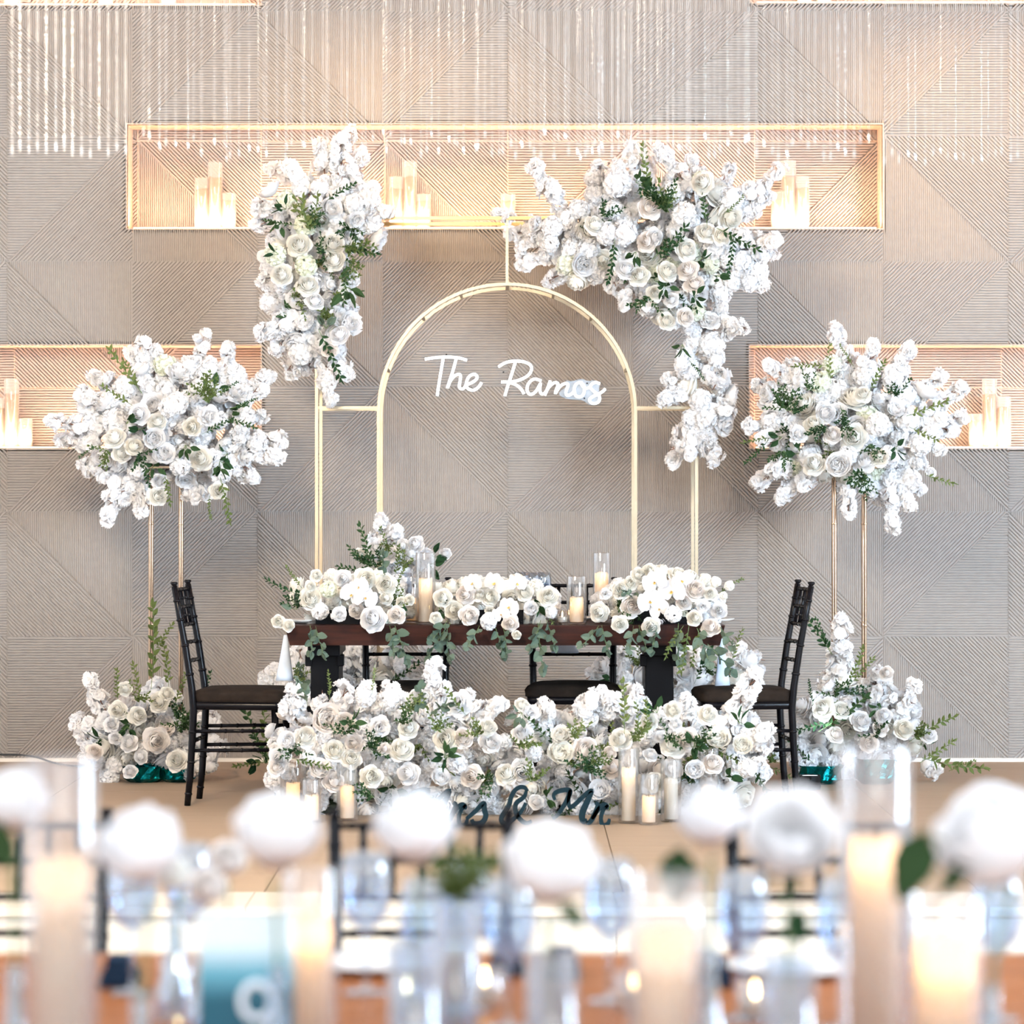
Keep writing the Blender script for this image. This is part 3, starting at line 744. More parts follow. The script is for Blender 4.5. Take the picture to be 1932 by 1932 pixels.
chair(((1081-VX)*15.25/F, 15.25, 0), -PI/2, 'black chiavari chair behind the head table below the word Ramos', G1)
for px, lb in ((30, 'blurred black chiavari chair cut off by the picture edge at the guest table'), (794, 'blurred black chiavari chair at the guest table before the Mrs word sign'), (1548, 'blurred black chiavari chair at the guest table behind the biggest white rose')):
    chair(((px-VX)*7.27/F, 7.27, -.296), -PI/2, lb, G2)

# ------------------------------------------------------------------ head table
TZ, TY0, TY1 = .76, 14.48, 15.20; TX0, TX1 = (537-VX)*TY0/F, (1368-VX)*TY0/F
ht = thing('head_table', 'dark red-brown wooden head table on black trestle legs', 'table', ((TX0+TX1)/2, (TY0+TY1)/2, 0)); hb = Vector(ht.location)
def bb(name, b, m, par, off=hb, bev=.004):
    o = build(name, MB().box(b[0]-off.x, b[1]-off.x, b[2]-off.y, b[3]-off.y, b[4]-off.z, b[5]-off.z), m, par)
    if bev: bevel_mesh(o.data, bev)
    return o
npk = 5
for k in range(npk):
    y0 = TY0+(TY1-TY0)*k/npk; y1 = TY0+(TY1-TY0)*(k+1)/npk-.002
    mb = MB(); p = [(TX0, TZ), (TX0+.022, TZ-.084), (TX1-.022, TZ-.084), (TX1, TZ)]
    A = [(x-hb.x, y0-hb.y, z) for x, z in p]; B = [(x-hb.x, y1-hb.y, z) for x, z in p]
    mb.face(A); mb.face(B[::-1])
    for i in range(4): mb.face([A[i], B[i], B[(i+1) % 4], A[(i+1) % 4]][::-1])
    o = build('plank', mb, 'table_wood', ht); bevel_mesh(o.data, .003)
for px in (614, 1243):
    x = (px-VX)*14.72/F; w = .06
    leg = bb('trestle_leg', (x-w, x+w, 14.66, 15.02, .06, TZ-.12), 'black_wood', ht)
    bb('trestle_head', (x-w-.008, x+w+.008, 14.58, 15.10, TZ-.135, TZ-.084), 'black_wood', leg)
    bb('trestle_foot', (x-w-.006, x+w+.006, 14.54, 15.14, 0, .062), 'black_wood', leg)
    for s in (-1, 1):
        for z in (.58, .36): bb('bracket', (x+s*(w+.008)-.014, x+s*(w+.008)+.014, 14.64, 14.70, z, z+.05), 'black_wood', leg, bev=.003)
def cone_napkin(px0, py0, px1, py1, wpx, Y, label):
    a, b = W(px0, py0, Y), W(px1, py1, Y); mb = MB(); rows = 8; n = 14; v = []
    w = wpx*Y/F/2
    mb = MB(); o = 0
    prof = []
    for j in range(rows):
        t = j/(rows-1); c = a.lerp(b, t)-b; r = w*(.22+.78*t)
        for k in range(n):
            an = 2*PI*k/n; f = 1+.10*math.sin(4*an+.5)*t
            mb.v.append((c.x+r*f*math.cos(an), c.y+r*.55*f*math.sin(an), c.z))
    for j in range(rows-1):
        for k in range(n): mb.f.append((j*n+k, j*n+(k+1) % n, (j+1)*n+(k+1) % n, (j+1)*n+k)); mb.m.append(0)
    mb.f.append(tuple(range(n-1, -1, -1))); mb.m.append(0); mb.f.append(tuple((rows-1)*n+k for k in range(n))); mb.m.append(0)
    o = build('napkin', mb, 'napkin', None, b, True); return tag(o, label, 'napkin', 'napkins hanging at the head table')
cone_napkin(539, 1198, 537, 1284, 32, 14.80, 'pale blue napkin hanging from the table end above the side chair before the cable')
cone_napkin(1361, 1205, 1363, 1294, 28, 14.70, 'pale blue napkin hanging from the table end nearer the uplit flowers')
cone_napkin(1066, 1195, 1066, 1232, 52, 15.26, 'pale blue napkin hanging from the back edge of the head table')

# ------------------------------------------------------------------ candles and cylinders
def candle(loc, r, h, label, group, lit=1.0, wax='candle_wax', wick=True):
    mb = MB(); ph = R.uniform(0, 6)
    prof = [(r*.97, 0), (r, .004), (r, h*.5), (r, h-.006), (r*.93, h), (r*.75, h-.006), (r*.3, h-.010), (.0008, h-.010)]
    mb.lathe(prof, 20, cap0=True)
    n = 20
    for k in range(n):
        a = 2*PI*k/n; dz = .0035*math.sin(2*a+ph)+.002*math.sin(5*a+ph)
        for j in (3, 4): x, y, z = mb.v[j*n+k]; mb.v[j*n+k] = (x, y, z+dz)
    o = build('pillar_candle', mb, wax, None, loc, True); tag(o, label, 'candle', group)
    if wick: build('wick', MB().tube([(0, 0, h-.011), (.0008, 0, h+.004)], .001, 5), 'wick', o)
    if lit:
        light('candle_glow', 'POINT', (loc[0], loc[1], loc[2]+h-.030), None, lit, (1.0, .52, .17), .006)
    return o
def cylinder(loc, r, h, label, group, m='clear_glass'):
    mb = MB().lathe([(.0005, .003), (r*.9, .0), (r, .006), (r, h-.002), (r-.001, h), (r-.003, h-.002), (r-.003, .010), (.0005, .008)], 28)
    o = build('glass_cylinder', mb, m, None, loc, True); return tag(o, label, 'candle holder', group)
def base_pt(px, Y, z): p = W(px, 0, Y); return Vector((p.x, Y, z))
def hurricane(px, Y, z, cr, ctop, gr, gtop, where, group, lit=.03):
    """candle and glass sizes from px at distance Y"""
    b = base_pt(px, Y, z)
    if gr: cylinder(b, gr*Y/F, W(0, gtop, Y).z-z, 'clear glass cylinder '+where, 'glass cylinders '+group)
    candle(b+Vector((0, 0, .011 if gr else 0)), cr*Y/F, W(0, ctop, Y).z-z-(.011 if gr else 0), 'cream pillar candle '+where, 'pillar candles '+group, lit)
# in the niches
def niche_candle(px, top, nz, where):
    Y = YW+.10; b = base_pt(px, Y, nz+.0005); h = W(0, top, Y).z-nz
    cylinder(b, 14.5*Y/F, h, 'frosted cylinder '+where, 'frosted cylinders in the niches', 'frosted_glass')
    candle(b+Vector((0, 0, .011)), 12.3*Y/F, h*.74, 'ivory candle '+where, 'ivory candles in the niches', 0, wax='ivory_wax')
NT, NL = wz(431), wz(845)
for px, top, w in ((381, 336, 'medium of the trio at the dark-corner end of the top niche'), (406, 306, 'tallest of the trio at the dark-corner end of the top niche'), (431, 365, 'shortest of the trio at the dark-corner end of the top niche'),
                   (748, 334, 'medium of the trio above the gold top rail'), (773, 305, 'tallest of the trio above the gold top rail'), (798, 367, 'shortest of the trio above the gold top rail'),
                   (958, 366, 'standing alone above the arch crown rod'), (1132, 303, 'rising behind the bigger arch flowers'),
                   (1469, 362, 'shortest of the trio beside the bigger arch flowers'), (1488, 303, 'tallest of the trio beside the bigger arch flowers'), (1513, 333, 'medium of the trio beside the bigger arch flowers')):
    niche_candle(px, top, NT, w)
for px, top, w in ((-4, 750, 'medium of the trio in the lower niche cut by the left picture edge'), (22, 714, 'tallest of the trio in the lower niche on the left'), (47, 790, 'shortest of the trio in the lower niche on the left'),
                   (1842, 781, 'shortest of the trio in the lower niche on the right'), (1867, 715, 'tallest of the trio in the lower niche on the right'), (1893, 748, 'medium of the trio in the lower niche on the right')):
    niche_candle(px, top, NL, w)
for px, top, nz, w in ((22, -110, wz(9), 'at the outer end of the topmost niche on the left'), (200, -80, wz(9), 'first of the pair in the topmost niche on the left'), (318, -100, wz(9), 'last of the pair in the topmost niche on the left'),
                       (1518, -100, wz(5), 'first of the pair in the topmost niche on the right'), (1555, -60, wz(5), 'last of the pair in the topmost niche on the right')):
    niche_candle(px, top, nz, w)
# on the head table
GT, GF = 'on the head table', 'on the stage floor'
hurricane(803, 14.62, TZ, 13, 1091, 19, 1043, 'on the table, tallest beside the middle flowers', GT, .09)
hurricane(778, 14.80, TZ, 12, 1128, 16, 1088, 'on the table, shorter one beside the tallest glass', GT, .08)
hurricane(1088, 14.60, TZ, 13, 1127, 19, 1087, 'on the table, short one between the two bigger bouquets', GT, .09)
hurricane(1135, 14.80, TZ, 13, 1080, 17, 1043, 'on the table, tall one behind the orchid-topped bouquet', GT, .09)
# on the stage floor
for px, Yp, cr, ct, gr, gt, w in ((553, 1540, 13, 1476, 25, 1432, 'on the stage floor by the table leg, outermost of its row'), (588, 1552, 13, 1500, 18, 1470, 'on the stage floor, shortest of the row behind the blurred roses'),
                                  (655, 1548, 13, 1482, 20, 1440, 'on the stage floor in front of the blush rose'), (727, 1535, 13, 1449, 19, 1414, 'on the stage floor, tallest of the row before the Mrs sign'),
                                  (1186, 1553, 13, 1447, 20, 1411, 'on the stage floor, tallest next to the Mr sign'), (1224, 1556, 12.5, 1501, 19, 1460, 'on the stage floor, shortest next to the Mr sign'),
                                  (1266, 1550, 13, 1468, 20, 1433, 'on the stage floor, unlit third from the Mr sign'), (1337, 1545, 14, 1482, 19, 1411, 'on the stage floor among flowers, farthest from the Mr sign')):
    Y = H*F/(Yp-VY); hurricane(px, Y, 0, cr, ct, gr, gt, w, GF, 0.0 if px in (1266,) else .09)
def votive(loc, r, h, label, group, flame=True):
    t = thing('votive_candle', label, 'votive', loc, 0, group)
    build('glass_cup', MB().lathe([(.0005, .004), (r*.8, 0), (r, .008), (r*1.05, h), (r*1.0, h), (r*.93, .01), (.0005, .01)], 18), 'clear_glass', t, smooth=True)
    build('wax', MB().lathe([(r*.88, .011), (r*.9, h*.55), (.0005, h*.55)], 16, cap0=True), 'candle_wax', t, smooth=True)
    if flame: build('flame', MB().lathe([(.0006, h*.58), (.0035, h*.66), (.003, h*.78), (.0005, h*.98)], 8), 'flame', t, smooth=True)
    return t
for px, Y, w in ((1061, 14.58, 'clear votive on the table beside the short candle glass'), (835, 14.53, 'clear votive on the table before the middle bouquet'), (1035, 14.75, 'clear votive on the table behind the trailing eucalyptus')):
    votive(base_pt(px, Y, TZ), .024, .058, w, 'votives on the head table')
GOB = MB().lathe([(.0005, .001), (.034, .0), (.034, .003), (.006, .008), (.004, .02), (.004, .085), (.012, .095), (.032, .115), (.040, .145), (.037, .185), (.033, .21), (.032, .21), (.038, .145), (.030, .118), (.010, .099), (.0005, .097)], 22)
GOBM = GOB.mesh('wine_glass', 'blue_glass', True)
for px, Y, w in ((1003, 15.02, 'wine glass behind the middle bouquet, nearest the short candle'), (1024, 15.08, 'wine glass behind the middle bouquet, tallest in view'), (985, 15.1, 'wine glass behind the orchids of the middle bouquet'), (693, 14.98, 'wine glass behind the bouquet below the smaller arch flowers'), (762, 15.0, 'wine glass beside the shorter table candle')):
    tag(obj('wine_glass', GOBM, None, base_pt(px, Y, TZ)), w, 'glass', 'wine glasses on the head table')
for px, Y, w in ((570, 14.75, 'white plate on the table end under trailing greenery'), (1340, 14.85, 'white plate on the table end behind the white stock flowers'), (766, 15.05, 'white plate before the chair nearer the tall white vine'), (1081, 15.05, 'white plate before the chair below the word Ramos')):
    tag(build('plate', MB().lathe([(.0005, .004), (.06, .0), (.075, .004), (.105, .014), (.104, .017), (.075, .008), (.0005, .007)], 28), 'porcelain', None, base_pt(px, Y, TZ), True), w, 'plate', 'plates on the head table')

# ------------------------------------------------------------------ word signs on the floor
def word(name, label, strokes, base_px, Yp, z0=None):
    Y = H*F/(Yp-VY); loc = base_pt(base_px, Y, 0); t = thing(name, label, 'word sign', loc, 0, 'Mrs and Mr word signs')
    for nm, sts in strokes:
        mb = MB()
        for pts, w0, w1 in sts:
            P = smooth([W(x, y, Y)-loc for x, y in pts], 3); n = len(P); th = .009
            for i, p in enumerate(P):
                d = (P[min(i+1, n-1)]-P[max(i-1, 0)]).normalized(); s = Vector((-d.z, 0, d.x))
                tt = i/(n-1); w = (w0+(w1-w0)*math.sin(PI*tt))*Y/F*.5
                mb.v += [tuple(p+s*w+Vector((0, -th, 0))), tuple(p-s*w+Vector((0, -th, 0))), tuple(p-s*w+Vector((0, th, 0))), tuple(p+s*w+Vector((0, th, 0)))]
            o = len(mb.v)-4*n
            for i in range(n-1):
                for k in range(4): a = o+i*4+k; b = o+i*4+(k+1) % 4; mb.f.append((a, b, b+4, a+4)); mb.m.append(0)
            mb.f.append((o, o+3, o+2, o+1)); mb.m.append(0); q = o+(n-1)*4; mb.f.append((q, q+1, q+2, q+3)); mb.m.append(0)
        build(nm, mb, 'teal_letter', t)
    return t
def M_(dx, dy=0):
    f = lambda P: [(x+dx, y+dy) for x, y in P]
    return [(f([(1047, 1509), (1043, 1500), (1052, 1492), (1077, 1489), (1074, 1500), (1066, 1517), (1053, 1537), (1043, 1545)]), 5, 9),
            (f([(1076, 1489), (1072, 1508), (1074, 1524), (1083, 1520), (1100, 1503), (1113, 1491), (1119, 1492)]), 6, 8),
            (f([(1117, 1492), (1108, 1512), (1097, 1536), (1099, 1550), (1108, 1548)]), 7, 12)]
def r_(dx, dy=0):
    f = lambda P: [(x+dx, y+dy) for x, y in P]
    return [(f([(1123, 1514), (1129, 1518), (1124, 1532), (1114, 1552), (1106, 1552)]), 6, 9), (f([(1117, 1545), (1126, 1530), (1138, 1517), (1146, 1520), (1145, 1527)]), 5, 9),
            (f([(1147, 1518), (1138, 1528), (1133, 1542), (1135, 1557), (1147, 1556), (1150, 1545)]), 5, 8)]
word('word_sign', 'dark teal cursive wooden word Mr standing beside the floor candles', [('letter_M', M_(0)), ('letter_r', r_(0))], 1095, 1556)
word('ampersand_sign', 'dark teal wooden ampersand between the words Mrs and Mr', [('ampersand', [([(995, 1493), (990, 1484), (975, 1486), (964, 1502), (961, 1520), (950, 1534), (944, 1546), (950, 1555), (965, 1550), (985, 1530), (992, 1515)], 6, 9), ([(993, 1492), (990, 1504), (970, 1516), (975, 1540), (992, 1555), (1003, 1549)], 5, 9)])], 970, 1556)
word('word_sign', 'dark teal cursive wooden word Mrs half hidden by a blurred rose', [('letter_M', M_(-268)), ('letter_r', r_(-268)), ('letter_s', [([(880, 1545), (898, 1530), (914, 1512), (913, 1526), (918, 1540), (910, 1553), (893, 1554), (890, 1546)], 6, 10)])], 850, 1556)

# ------------------------------------------------------------------ flowers on the arch
YA = 15.98
a = Arr('flower_arrangement', 'slender cascade of white flowers on the left post of the gold arch', 'flower arrangement', (XL, 16.0, 1.70), 'arch flower cascades')
a.fill([(590, 400, 60), (640, 400, 60), (665, 420, 48), (570, 440, 52), (545, 400, 45), (545, 480, 48), (600, 480, 62), (625, 450, 50), (560, 540, 60), (610, 540, 55), (590, 590, 58), (555, 590, 45), (620, 620, 45), (575, 640, 45)], YA, 27, MIXW, (22, 32), depth=.6)
for s_ in ((628, 360, 668, 246), (636, 370, 685, 285), (616, 351, 604, 268), (625, 340, 648, 258), (594, 354, 506, 314), (585, 370, 545, 306), (616, 388, 708, 352), (642, 402, 738, 396), (640, 420, 715, 425), (572, 388, 480, 392), (544, 402, 482, 430), (560, 470, 492, 482), (572, 560, 490, 528), (572, 583, 488, 634), (565, 600, 515, 665), (572, 597, 546, 705), (600, 600, 672, 585), (605, 640, 660, 708), (590, 650, 580, 700), (616, 690, 621, 762), (590, 660, 560, 690)): a.spray(*s_, YA)
for x, y, r, m in ((563, 462, 24, 'petal_cream'), (628, 460, 22, 'petal_cream'), (630, 492, 22, 'petal_cream'), (580, 538, 22, 'petal_cream'), (530, 518, 22, 'petal_cream'), (594, 568, 18, 'petal_white'), (640, 632, 20, 'petal_white'), (622, 660, 16, 'petal_blush')): a.flower('rose', x, y, YA-.17, r, m)
for x, y, r in ((578, 500, 26), (520, 480, 26), (575, 425, 25)): a.flower('cluster', x, y, YA-.15, r, 'petal_green')
for g in (('bunch', 585, 435, 575, 380, 'leaf_olive'), ('bunch', 590, 430, 600, 400, 'leaf_dark'), ('big', 530, 420, 515, 440, 'leaf_dark'), ('big', 540, 395, 530, 385, 'leaf_dark'), ('big', 525, 480, 512, 470, 'leaf_dark'), ('ruscus', 640, 465, 702, 478, 'leaf_dark'), ('bunch', 650, 465, 690, 475, 'leaf_olive'), ('ruscus', 655, 490, 650, 560, 'leaf_dark'), ('big', 650, 540, 660, 580, 'leaf_dark'), ('big', 615, 620, 618, 605, 'leaf_grey'), ('ruscus', 600, 620, 640, 700, 'leaf_dark'), ('fine', 560, 425, 505, 420, 'leaf_dark'), ('bunch', 605, 480, 607, 470, 'leaf_dark')): a.green(*g[:5], YA-.2, g[5])

a = Arr('flower_arrangement', 'large sweeping spray of white flowers on the right corner of the gold arch', 'flower arrangement', (XR, 16.0, 1.9), 'arch flower cascades')
a.fill([(1050, 440, 48), (1100, 440, 55), (1150, 420, 60), (1160, 360, 48), (1200, 400, 60), (1260, 400, 62), (1300, 380, 60), (1350, 400, 55), (1250, 460, 70), (1310, 460, 70), (1370, 460, 55), (1210, 480, 55), (1150, 480, 45), (1100, 490, 40), (1280, 520, 60), (1340, 510, 55), (1390, 510, 42), (1250, 560, 42), (1310, 570, 45), (1330, 620, 42), (1325, 680, 38), (1335, 740, 36), (1335, 790, 32)], YA, 27, MIXW, (21, 31), depth=.6)
for s_ in ((1045, 385, 1003, 308), (1060, 400, 1040, 350), (1140, 380, 1130, 308), (1160, 370, 1170, 310), (1206, 358, 1190, 270), (1225, 350, 1212, 290), (1317, 375, 1238, 283), (1330, 360, 1300, 296), (1350, 381, 1383, 316), (1360, 390, 1420, 350), (1384, 401, 1476, 318), (1390, 410, 1460, 370), (1048, 428, 958, 440), (1040, 440, 975, 465), (965, 415, 935, 398), (1081, 469, 978, 494), (1115, 489, 1030, 528), (1130, 495, 1090, 530), (1186, 525, 1174, 580), (1160, 500, 1150, 545), (1401, 469, 1470, 452), (1401, 490, 1465, 478), (1394, 516, 1443, 545), (1350, 603, 1410, 618), (1310, 640, 1285, 690), (1320, 690, 1254, 722), (1300, 740, 1244, 754), (1307, 795, 1268, 878), (1310, 800, 1300, 860), (1334, 812, 1347, 872), (1345, 770, 1377, 778), (1335, 700, 1365, 720), (1330, 650, 1360, 660), (1330, 760, 1335, 830)): a.spray(*s_, YA)
for x, y, r, m in ((1226, 392, 22, 'petal_blush'), (1236, 447, 17, 'petal_white'), (1220, 456, 20, 'petal_blush'), (1295, 470, 22, 'petal_cream'), (1260, 512, 21, 'petal_cream'), (1297, 510, 21, 'petal_blush'), (1310, 536, 20, 'petal_blush'), (1235, 553, 16, 'petal_cream'), (1266, 566, 15, 'petal_white'), (1258, 606, 17, 'petal_cream'), (1293, 598, 18, 'petal_blush'), (1332, 438, 20, 'petal_cream'), (1362, 445, 18, 'petal_cream'), (1122, 424, 20, 'petal_cream'), (1325, 345, 22, 'petal_cream'), (1205, 520, 20, 'petal_cream'), (1180, 508, 20, 'petal_white')): a.flower('rose', x, y, YA-.22, r, m)
for x, y, r in ((1178, 440, 30), (1165, 345, 34), (1290, 405, 30), (1145, 440, 26)): a.flower('cluster', x, y, YA-.2, r)
for g in (('big', 1200, 345, 1210, 335, 'leaf_dark'), ('big', 1205, 350, 1220, 355, 'leaf_dark'), ('ruscus', 1230, 365, 1208, 290, 'leaf_olive'), ('bunch', 1255, 400, 1250, 360, 'leaf_dark'), ('bunch', 1248, 395, 1270, 365, 'leaf_olive'), ('bunch', 1250, 385, 1245, 350, 'leaf_dark'), ('ruscus', 1335, 430, 1325, 365, 'leaf_dark'), ('ruscus', 1230, 490, 1285, 435, 'leaf_dark'), ('ruscus', 1240, 495, 1280, 455, 'leaf_dark'), ('bunch', 1255, 475, 1270, 455, 'leaf_dark'), ('ruscus', 1352, 430, 1420, 465, 'leaf_dark'), ('ruscus', 1385, 440, 1380, 500, 'leaf_dark'), ('fine', 1365, 405, 1398, 380, 'leaf_olive'), ('big', 1200, 475, 1195, 485, 'leaf_dark'), ('ruscus', 1160, 450, 1155, 520, 'leaf_dark'), ('big', 1235, 530, 1240, 520, 'leaf_dark'), ('big', 1255, 540, 1262, 548, 'leaf_dark'), ('big', 1320, 490, 1345, 488, 'leaf_dark'), ('big', 1350, 520, 1355, 535, 'leaf_dark'), ('bunch', 1225, 560, 1220, 590, 'leaf_dark'), ('big', 1310, 560, 1325, 555, 'leaf_dark'), ('big', 1288, 650, 1282, 665, 'leaf_dark'), ('bunch', 1140, 410, 1145, 400, 'leaf_dark'), ('fine', 1300, 680, 1320, 700, 'leaf_dark')): a.green(*g[:5], YA-.24, g[5])

# ------------------------------------------------------------------ pedestal bouquets
YP = 15.85
a = Arr('flower_arrangement', 'round airy white bouquet on the slim stand above the cable-side chair', 'flower arrangement', (-1.607, 15.9, 1.441), 'tall stand bouquets')
a.fill([(310, 800, 75), (250, 790, 60), (370, 790, 70), (300, 740, 55), (360, 740, 50), (420, 790, 55), (215, 830, 45), (270, 850, 60), (340, 860, 60), (400, 850, 60), (450, 830, 45), (230, 760, 45), (420, 740, 40), (290, 690, 30)], YP, 30, MIXW, (22, 32), depth=.6)
for s_ in ((280, 745, 266, 640), (290, 735, 292, 655), (300, 735, 320, 684), (270, 720, 250, 660), (358, 745, 388, 626), (345, 730, 347, 678), (375, 720, 402, 680), (417, 735, 436, 650), (410, 740, 440, 690), (448, 745, 510, 703), (450, 760, 500, 730), (241, 745, 170, 705), (241, 768, 148, 740), (228, 786, 150, 772), (205, 815, 88, 788), (190, 825, 110, 832), (420, 800, 500, 785), (430, 820, 536, 830), (422, 840, 530, 858), (410, 846, 484, 902), (420, 870, 470, 905), (220, 872, 150, 874), (235, 885, 190, 905), (241, 890, 203, 985), (255, 900, 225, 950), (267, 910, 266, 972), (358, 898, 366, 945), (380, 890, 400, 935), (340, 870, 330, 900), (200, 870, 160, 890)): a.spray(*s_, YP)
for x, y, r, m in ((215, 826, 22, 'petal_cream'), (229, 855, 18, 'petal_cream'), (296, 796, 19, 'petal_cream'), (262, 781, 20, 'petal_white'), (252, 842, 18, 'petal_cream'), (378, 866, 23, 'petal_cream'), (362, 806, 18, 'petal_cream'), (300, 908, 15, 'petal_white'), (298, 936, 19, 'petal_cream'), (412, 926, 17, 'petal_cream')): a.flower('rose', x, y, YP-.2, r, m)
for x, y, r, k in ((391, 786, 27, 'carnation'), (288, 828, 26, 'peony'), (334, 760, 26, 'cluster'), (318, 768, 24, 'cluster'), (306, 858, 26, 'peony'), (340, 880, 24, 'cluster')): a.flower(k, x, y, YP-.21, r)
for g in (('ruscus', 268, 742, 217, 672, 'leaf_olive'), ('ruscus', 262, 735, 250, 700, 'leaf_olive'), ('ruscus', 250, 765, 200, 735, 'leaf_olive'), ('bunch', 390, 760, 385, 735, 'leaf_olive'), ('bunch', 395, 750, 400, 720, 'leaf_olive'), ('bunch', 385, 745, 375, 720, 'leaf_olive'), ('fine', 410, 750, 432, 727, 'leaf_dark'), ('big', 238, 800, 240, 795, 'leaf_dark'), ('big', 268, 810, 268, 805, 'leaf_dark'), ('fine', 440, 770, 470, 755, 'leaf_dark'), ('ruscus', 425, 790, 460, 795, 'leaf_dark'), ('bunch', 205, 850, 195, 855, 'leaf_olive'), ('fine', 185, 840, 155, 855, 'leaf_dark'), ('big', 290, 880, 295, 890, 'leaf_dark'), ('ruscus', 270, 850, 272, 905, 'leaf_dark'), ('big', 415, 870, 425, 885, 'leaf_dark'), ('big', 410, 880, 430, 890, 'leaf_dark'), ('ruscus', 415, 900, 435, 970, 'leaf_olive'), ('fine', 395, 935, 392, 965, 'leaf_olive'), ('ruscus', 310, 890, 318, 930, 'leaf_olive'), ('big', 350, 840, 355, 850, 'leaf_dark'), ('ruscus', 380, 820, 415, 800, 'leaf_dark'), ('bunch', 265, 855, 275, 865, 'leaf_dark')): a.green(*g[:5], YP-.25, g[5])

a = Arr('flower_arrangement', 'round airy white bouquet on the slim stand above the uplit floor flowers', 'flower arrangement', (1.546, 15.9, 1.441), 'tall stand bouquets')
a.fill([(1600, 800, 75), (1540, 790, 60), (1660, 790, 65), (1600, 740, 60), (1650, 740, 50), (1540, 740, 48), (1500, 750, 42), (1490, 810, 45), (1540, 850, 55), (1600, 860, 60), (1670, 850, 60), (1720, 830, 50), (1720, 790, 45), (1700, 760, 40), (1680, 900, 40)], YP, 30, MIXW, (22, 32), depth=.6)
for s_ in ((1613, 745, 1582, 616), (1600, 730, 1590, 660), (1628, 729, 1647, 645), (1640, 735, 1655, 690), (1665, 729, 1718, 652), (1680, 740, 1710, 690), (1716, 755, 1780, 704), (1729, 781, 1822, 732), (1742, 802, 1822, 786), (1716, 820, 1780, 850), (1730, 800, 1800, 810), (1545, 735, 1540, 690), (1535, 745, 1450, 684), (1520, 730, 1485, 690), (1509, 755, 1427, 722), (1500, 770, 1440, 760), (1483, 802, 1406, 808), (1490, 815, 1430, 830), (1509, 859, 1425, 915), (1522, 870, 1450, 890), (1522, 885, 1470, 945), (1540, 880, 1510, 920), (1600, 910, 1598, 975), (1678, 885, 1690, 1000), (1690, 885, 1742, 925), (1700, 860, 1745, 880), (1655, 890, 1655, 945), (1700, 920, 1715, 960), (1660, 900, 1640, 930)): a.spray(*s_, YP)
for x, y, r, m in ((1535, 800, 19, 'petal_cream'), (1558, 778, 21, 'petal_white'), (1571, 820, 18, 'petal_blush'), (1611, 826, 26, 'petal_cream'), (1535, 876, 22, 'petal_cream'), (1657, 862, 20, 'petal_cream'), (1628, 744, 16, 'petal_cream'), (1630, 872, 22, 'petal_white')): a.flower('rose', x, y, YP-.22, r, m)
for x, y, r, k in ((1503, 823, 24, 'carnation'), (1582, 878, 30, 'peony'), (1655, 800, 28, 'cluster'), (1600, 860, 24, 'cluster'), (1755, 893, 14, 'carnation')): a.flower(k, x, y, YP-.23, r)
for g in (('bunch', 1485, 775, 1480, 740, 'leaf_dark'), ('bunch', 1495, 780, 1505, 760, 'leaf_dark'), ('bunch', 1480, 770, 1470, 765, 'leaf_dark'), ('bunch', 1490, 760, 1475, 750, 'leaf_dark'), ('ruscus', 1568, 725, 1560, 665, 'leaf_olive'), ('ruscus', 1560, 690, 1520, 685, 'leaf_olive'), ('bunch', 1525, 735, 1528, 725, 'leaf_dark'), ('ruscus', 1640, 740, 1665, 690, 'leaf_olive'), ('bunch', 1695, 745, 1700, 730, 'leaf_dark'), ('ruscus', 1585, 765, 1600, 810, 'leaf_dark'), ('bunch', 1590, 790, 1592, 800, 'leaf_dark'), ('bunch', 1560, 805, 1550, 815, 'leaf_dark'), ('bunch', 1630, 890, 1615, 915, 'leaf_dark'), ('bunch', 1635, 895, 1630, 920, 'leaf_dark'), ('ruscus', 1710, 785, 1778, 765, 'leaf_olive'), ('ruscus', 1715, 805, 1745, 820, 'leaf_olive'), ('fine', 1460, 825, 1410, 832, 'leaf_olive'), ('ruscus', 1450, 830, 1428, 855, 'leaf_dark'), ('big', 1475, 825, 1465, 835, 'leaf_dark'), ('bunch', 1480, 850, 1475, 860, 'leaf_dark'), ('ruscus', 1745, 895, 1782, 913, 'leaf_olive'), ('bunch', 1640, 840, 1645, 850, 'leaf_dark'), ('fine', 1610, 690, 1590, 660, 'leaf_olive'), ('big', 1690, 845, 1700, 850, 'leaf_dark')): a.green(*g[:5], YP-.27, g[5])

# ------------------------------------------------------------------ floor bouquets at the stand feet
def pot(px, Y, r, h, par, base):
    mb = MB(); mb.lathe([(r*.7, 0), (r*.95, h*.25), (r, h*.6), (r*1.08, h)], 26, cap0=True, wob=lambda a, j: 1+.05*math.sin(9*a+j)+.04*math.sin(17*a+2*j))
    return build('foil_pot', mb, 'foil', par, base_pt(px, Y, 0)-base)
YG = 15.72
b0 = base_pt(275, YG, 0)
a = Arr('flower_arrangement', 'low white rose bouquet in a teal foil pot at the left stand foot', 'flower arrangement', b0, 'floor bouquets at the stand feet')
pot(272, YG, .10, .075, a.o, b0); pot(335, YG, .08, .06, a.o, b0)
a.fill([(230, 1400, 48), (280, 1390, 55), (320, 1400, 50), (190, 1420, 40), (210, 1440, 35), (345, 1430, 40), (300, 1350, 45), (375, 1430, 25), (255, 1360, 40)], YG, 26, MIXR, (19, 27), depth=.6)
for s_ in ((205, 1350, 162, 1278), (190, 1340, 175, 1305), (200, 1380, 140, 1362), (190, 1400, 150, 1400), (290, 1330, 300, 1285), (300, 1340, 280, 1300), (315, 1340, 310, 1310), (180, 1440, 150, 1430), (385, 1400, 400, 1350), (385, 1440, 415, 1400)): a.spray(*s_, YG)
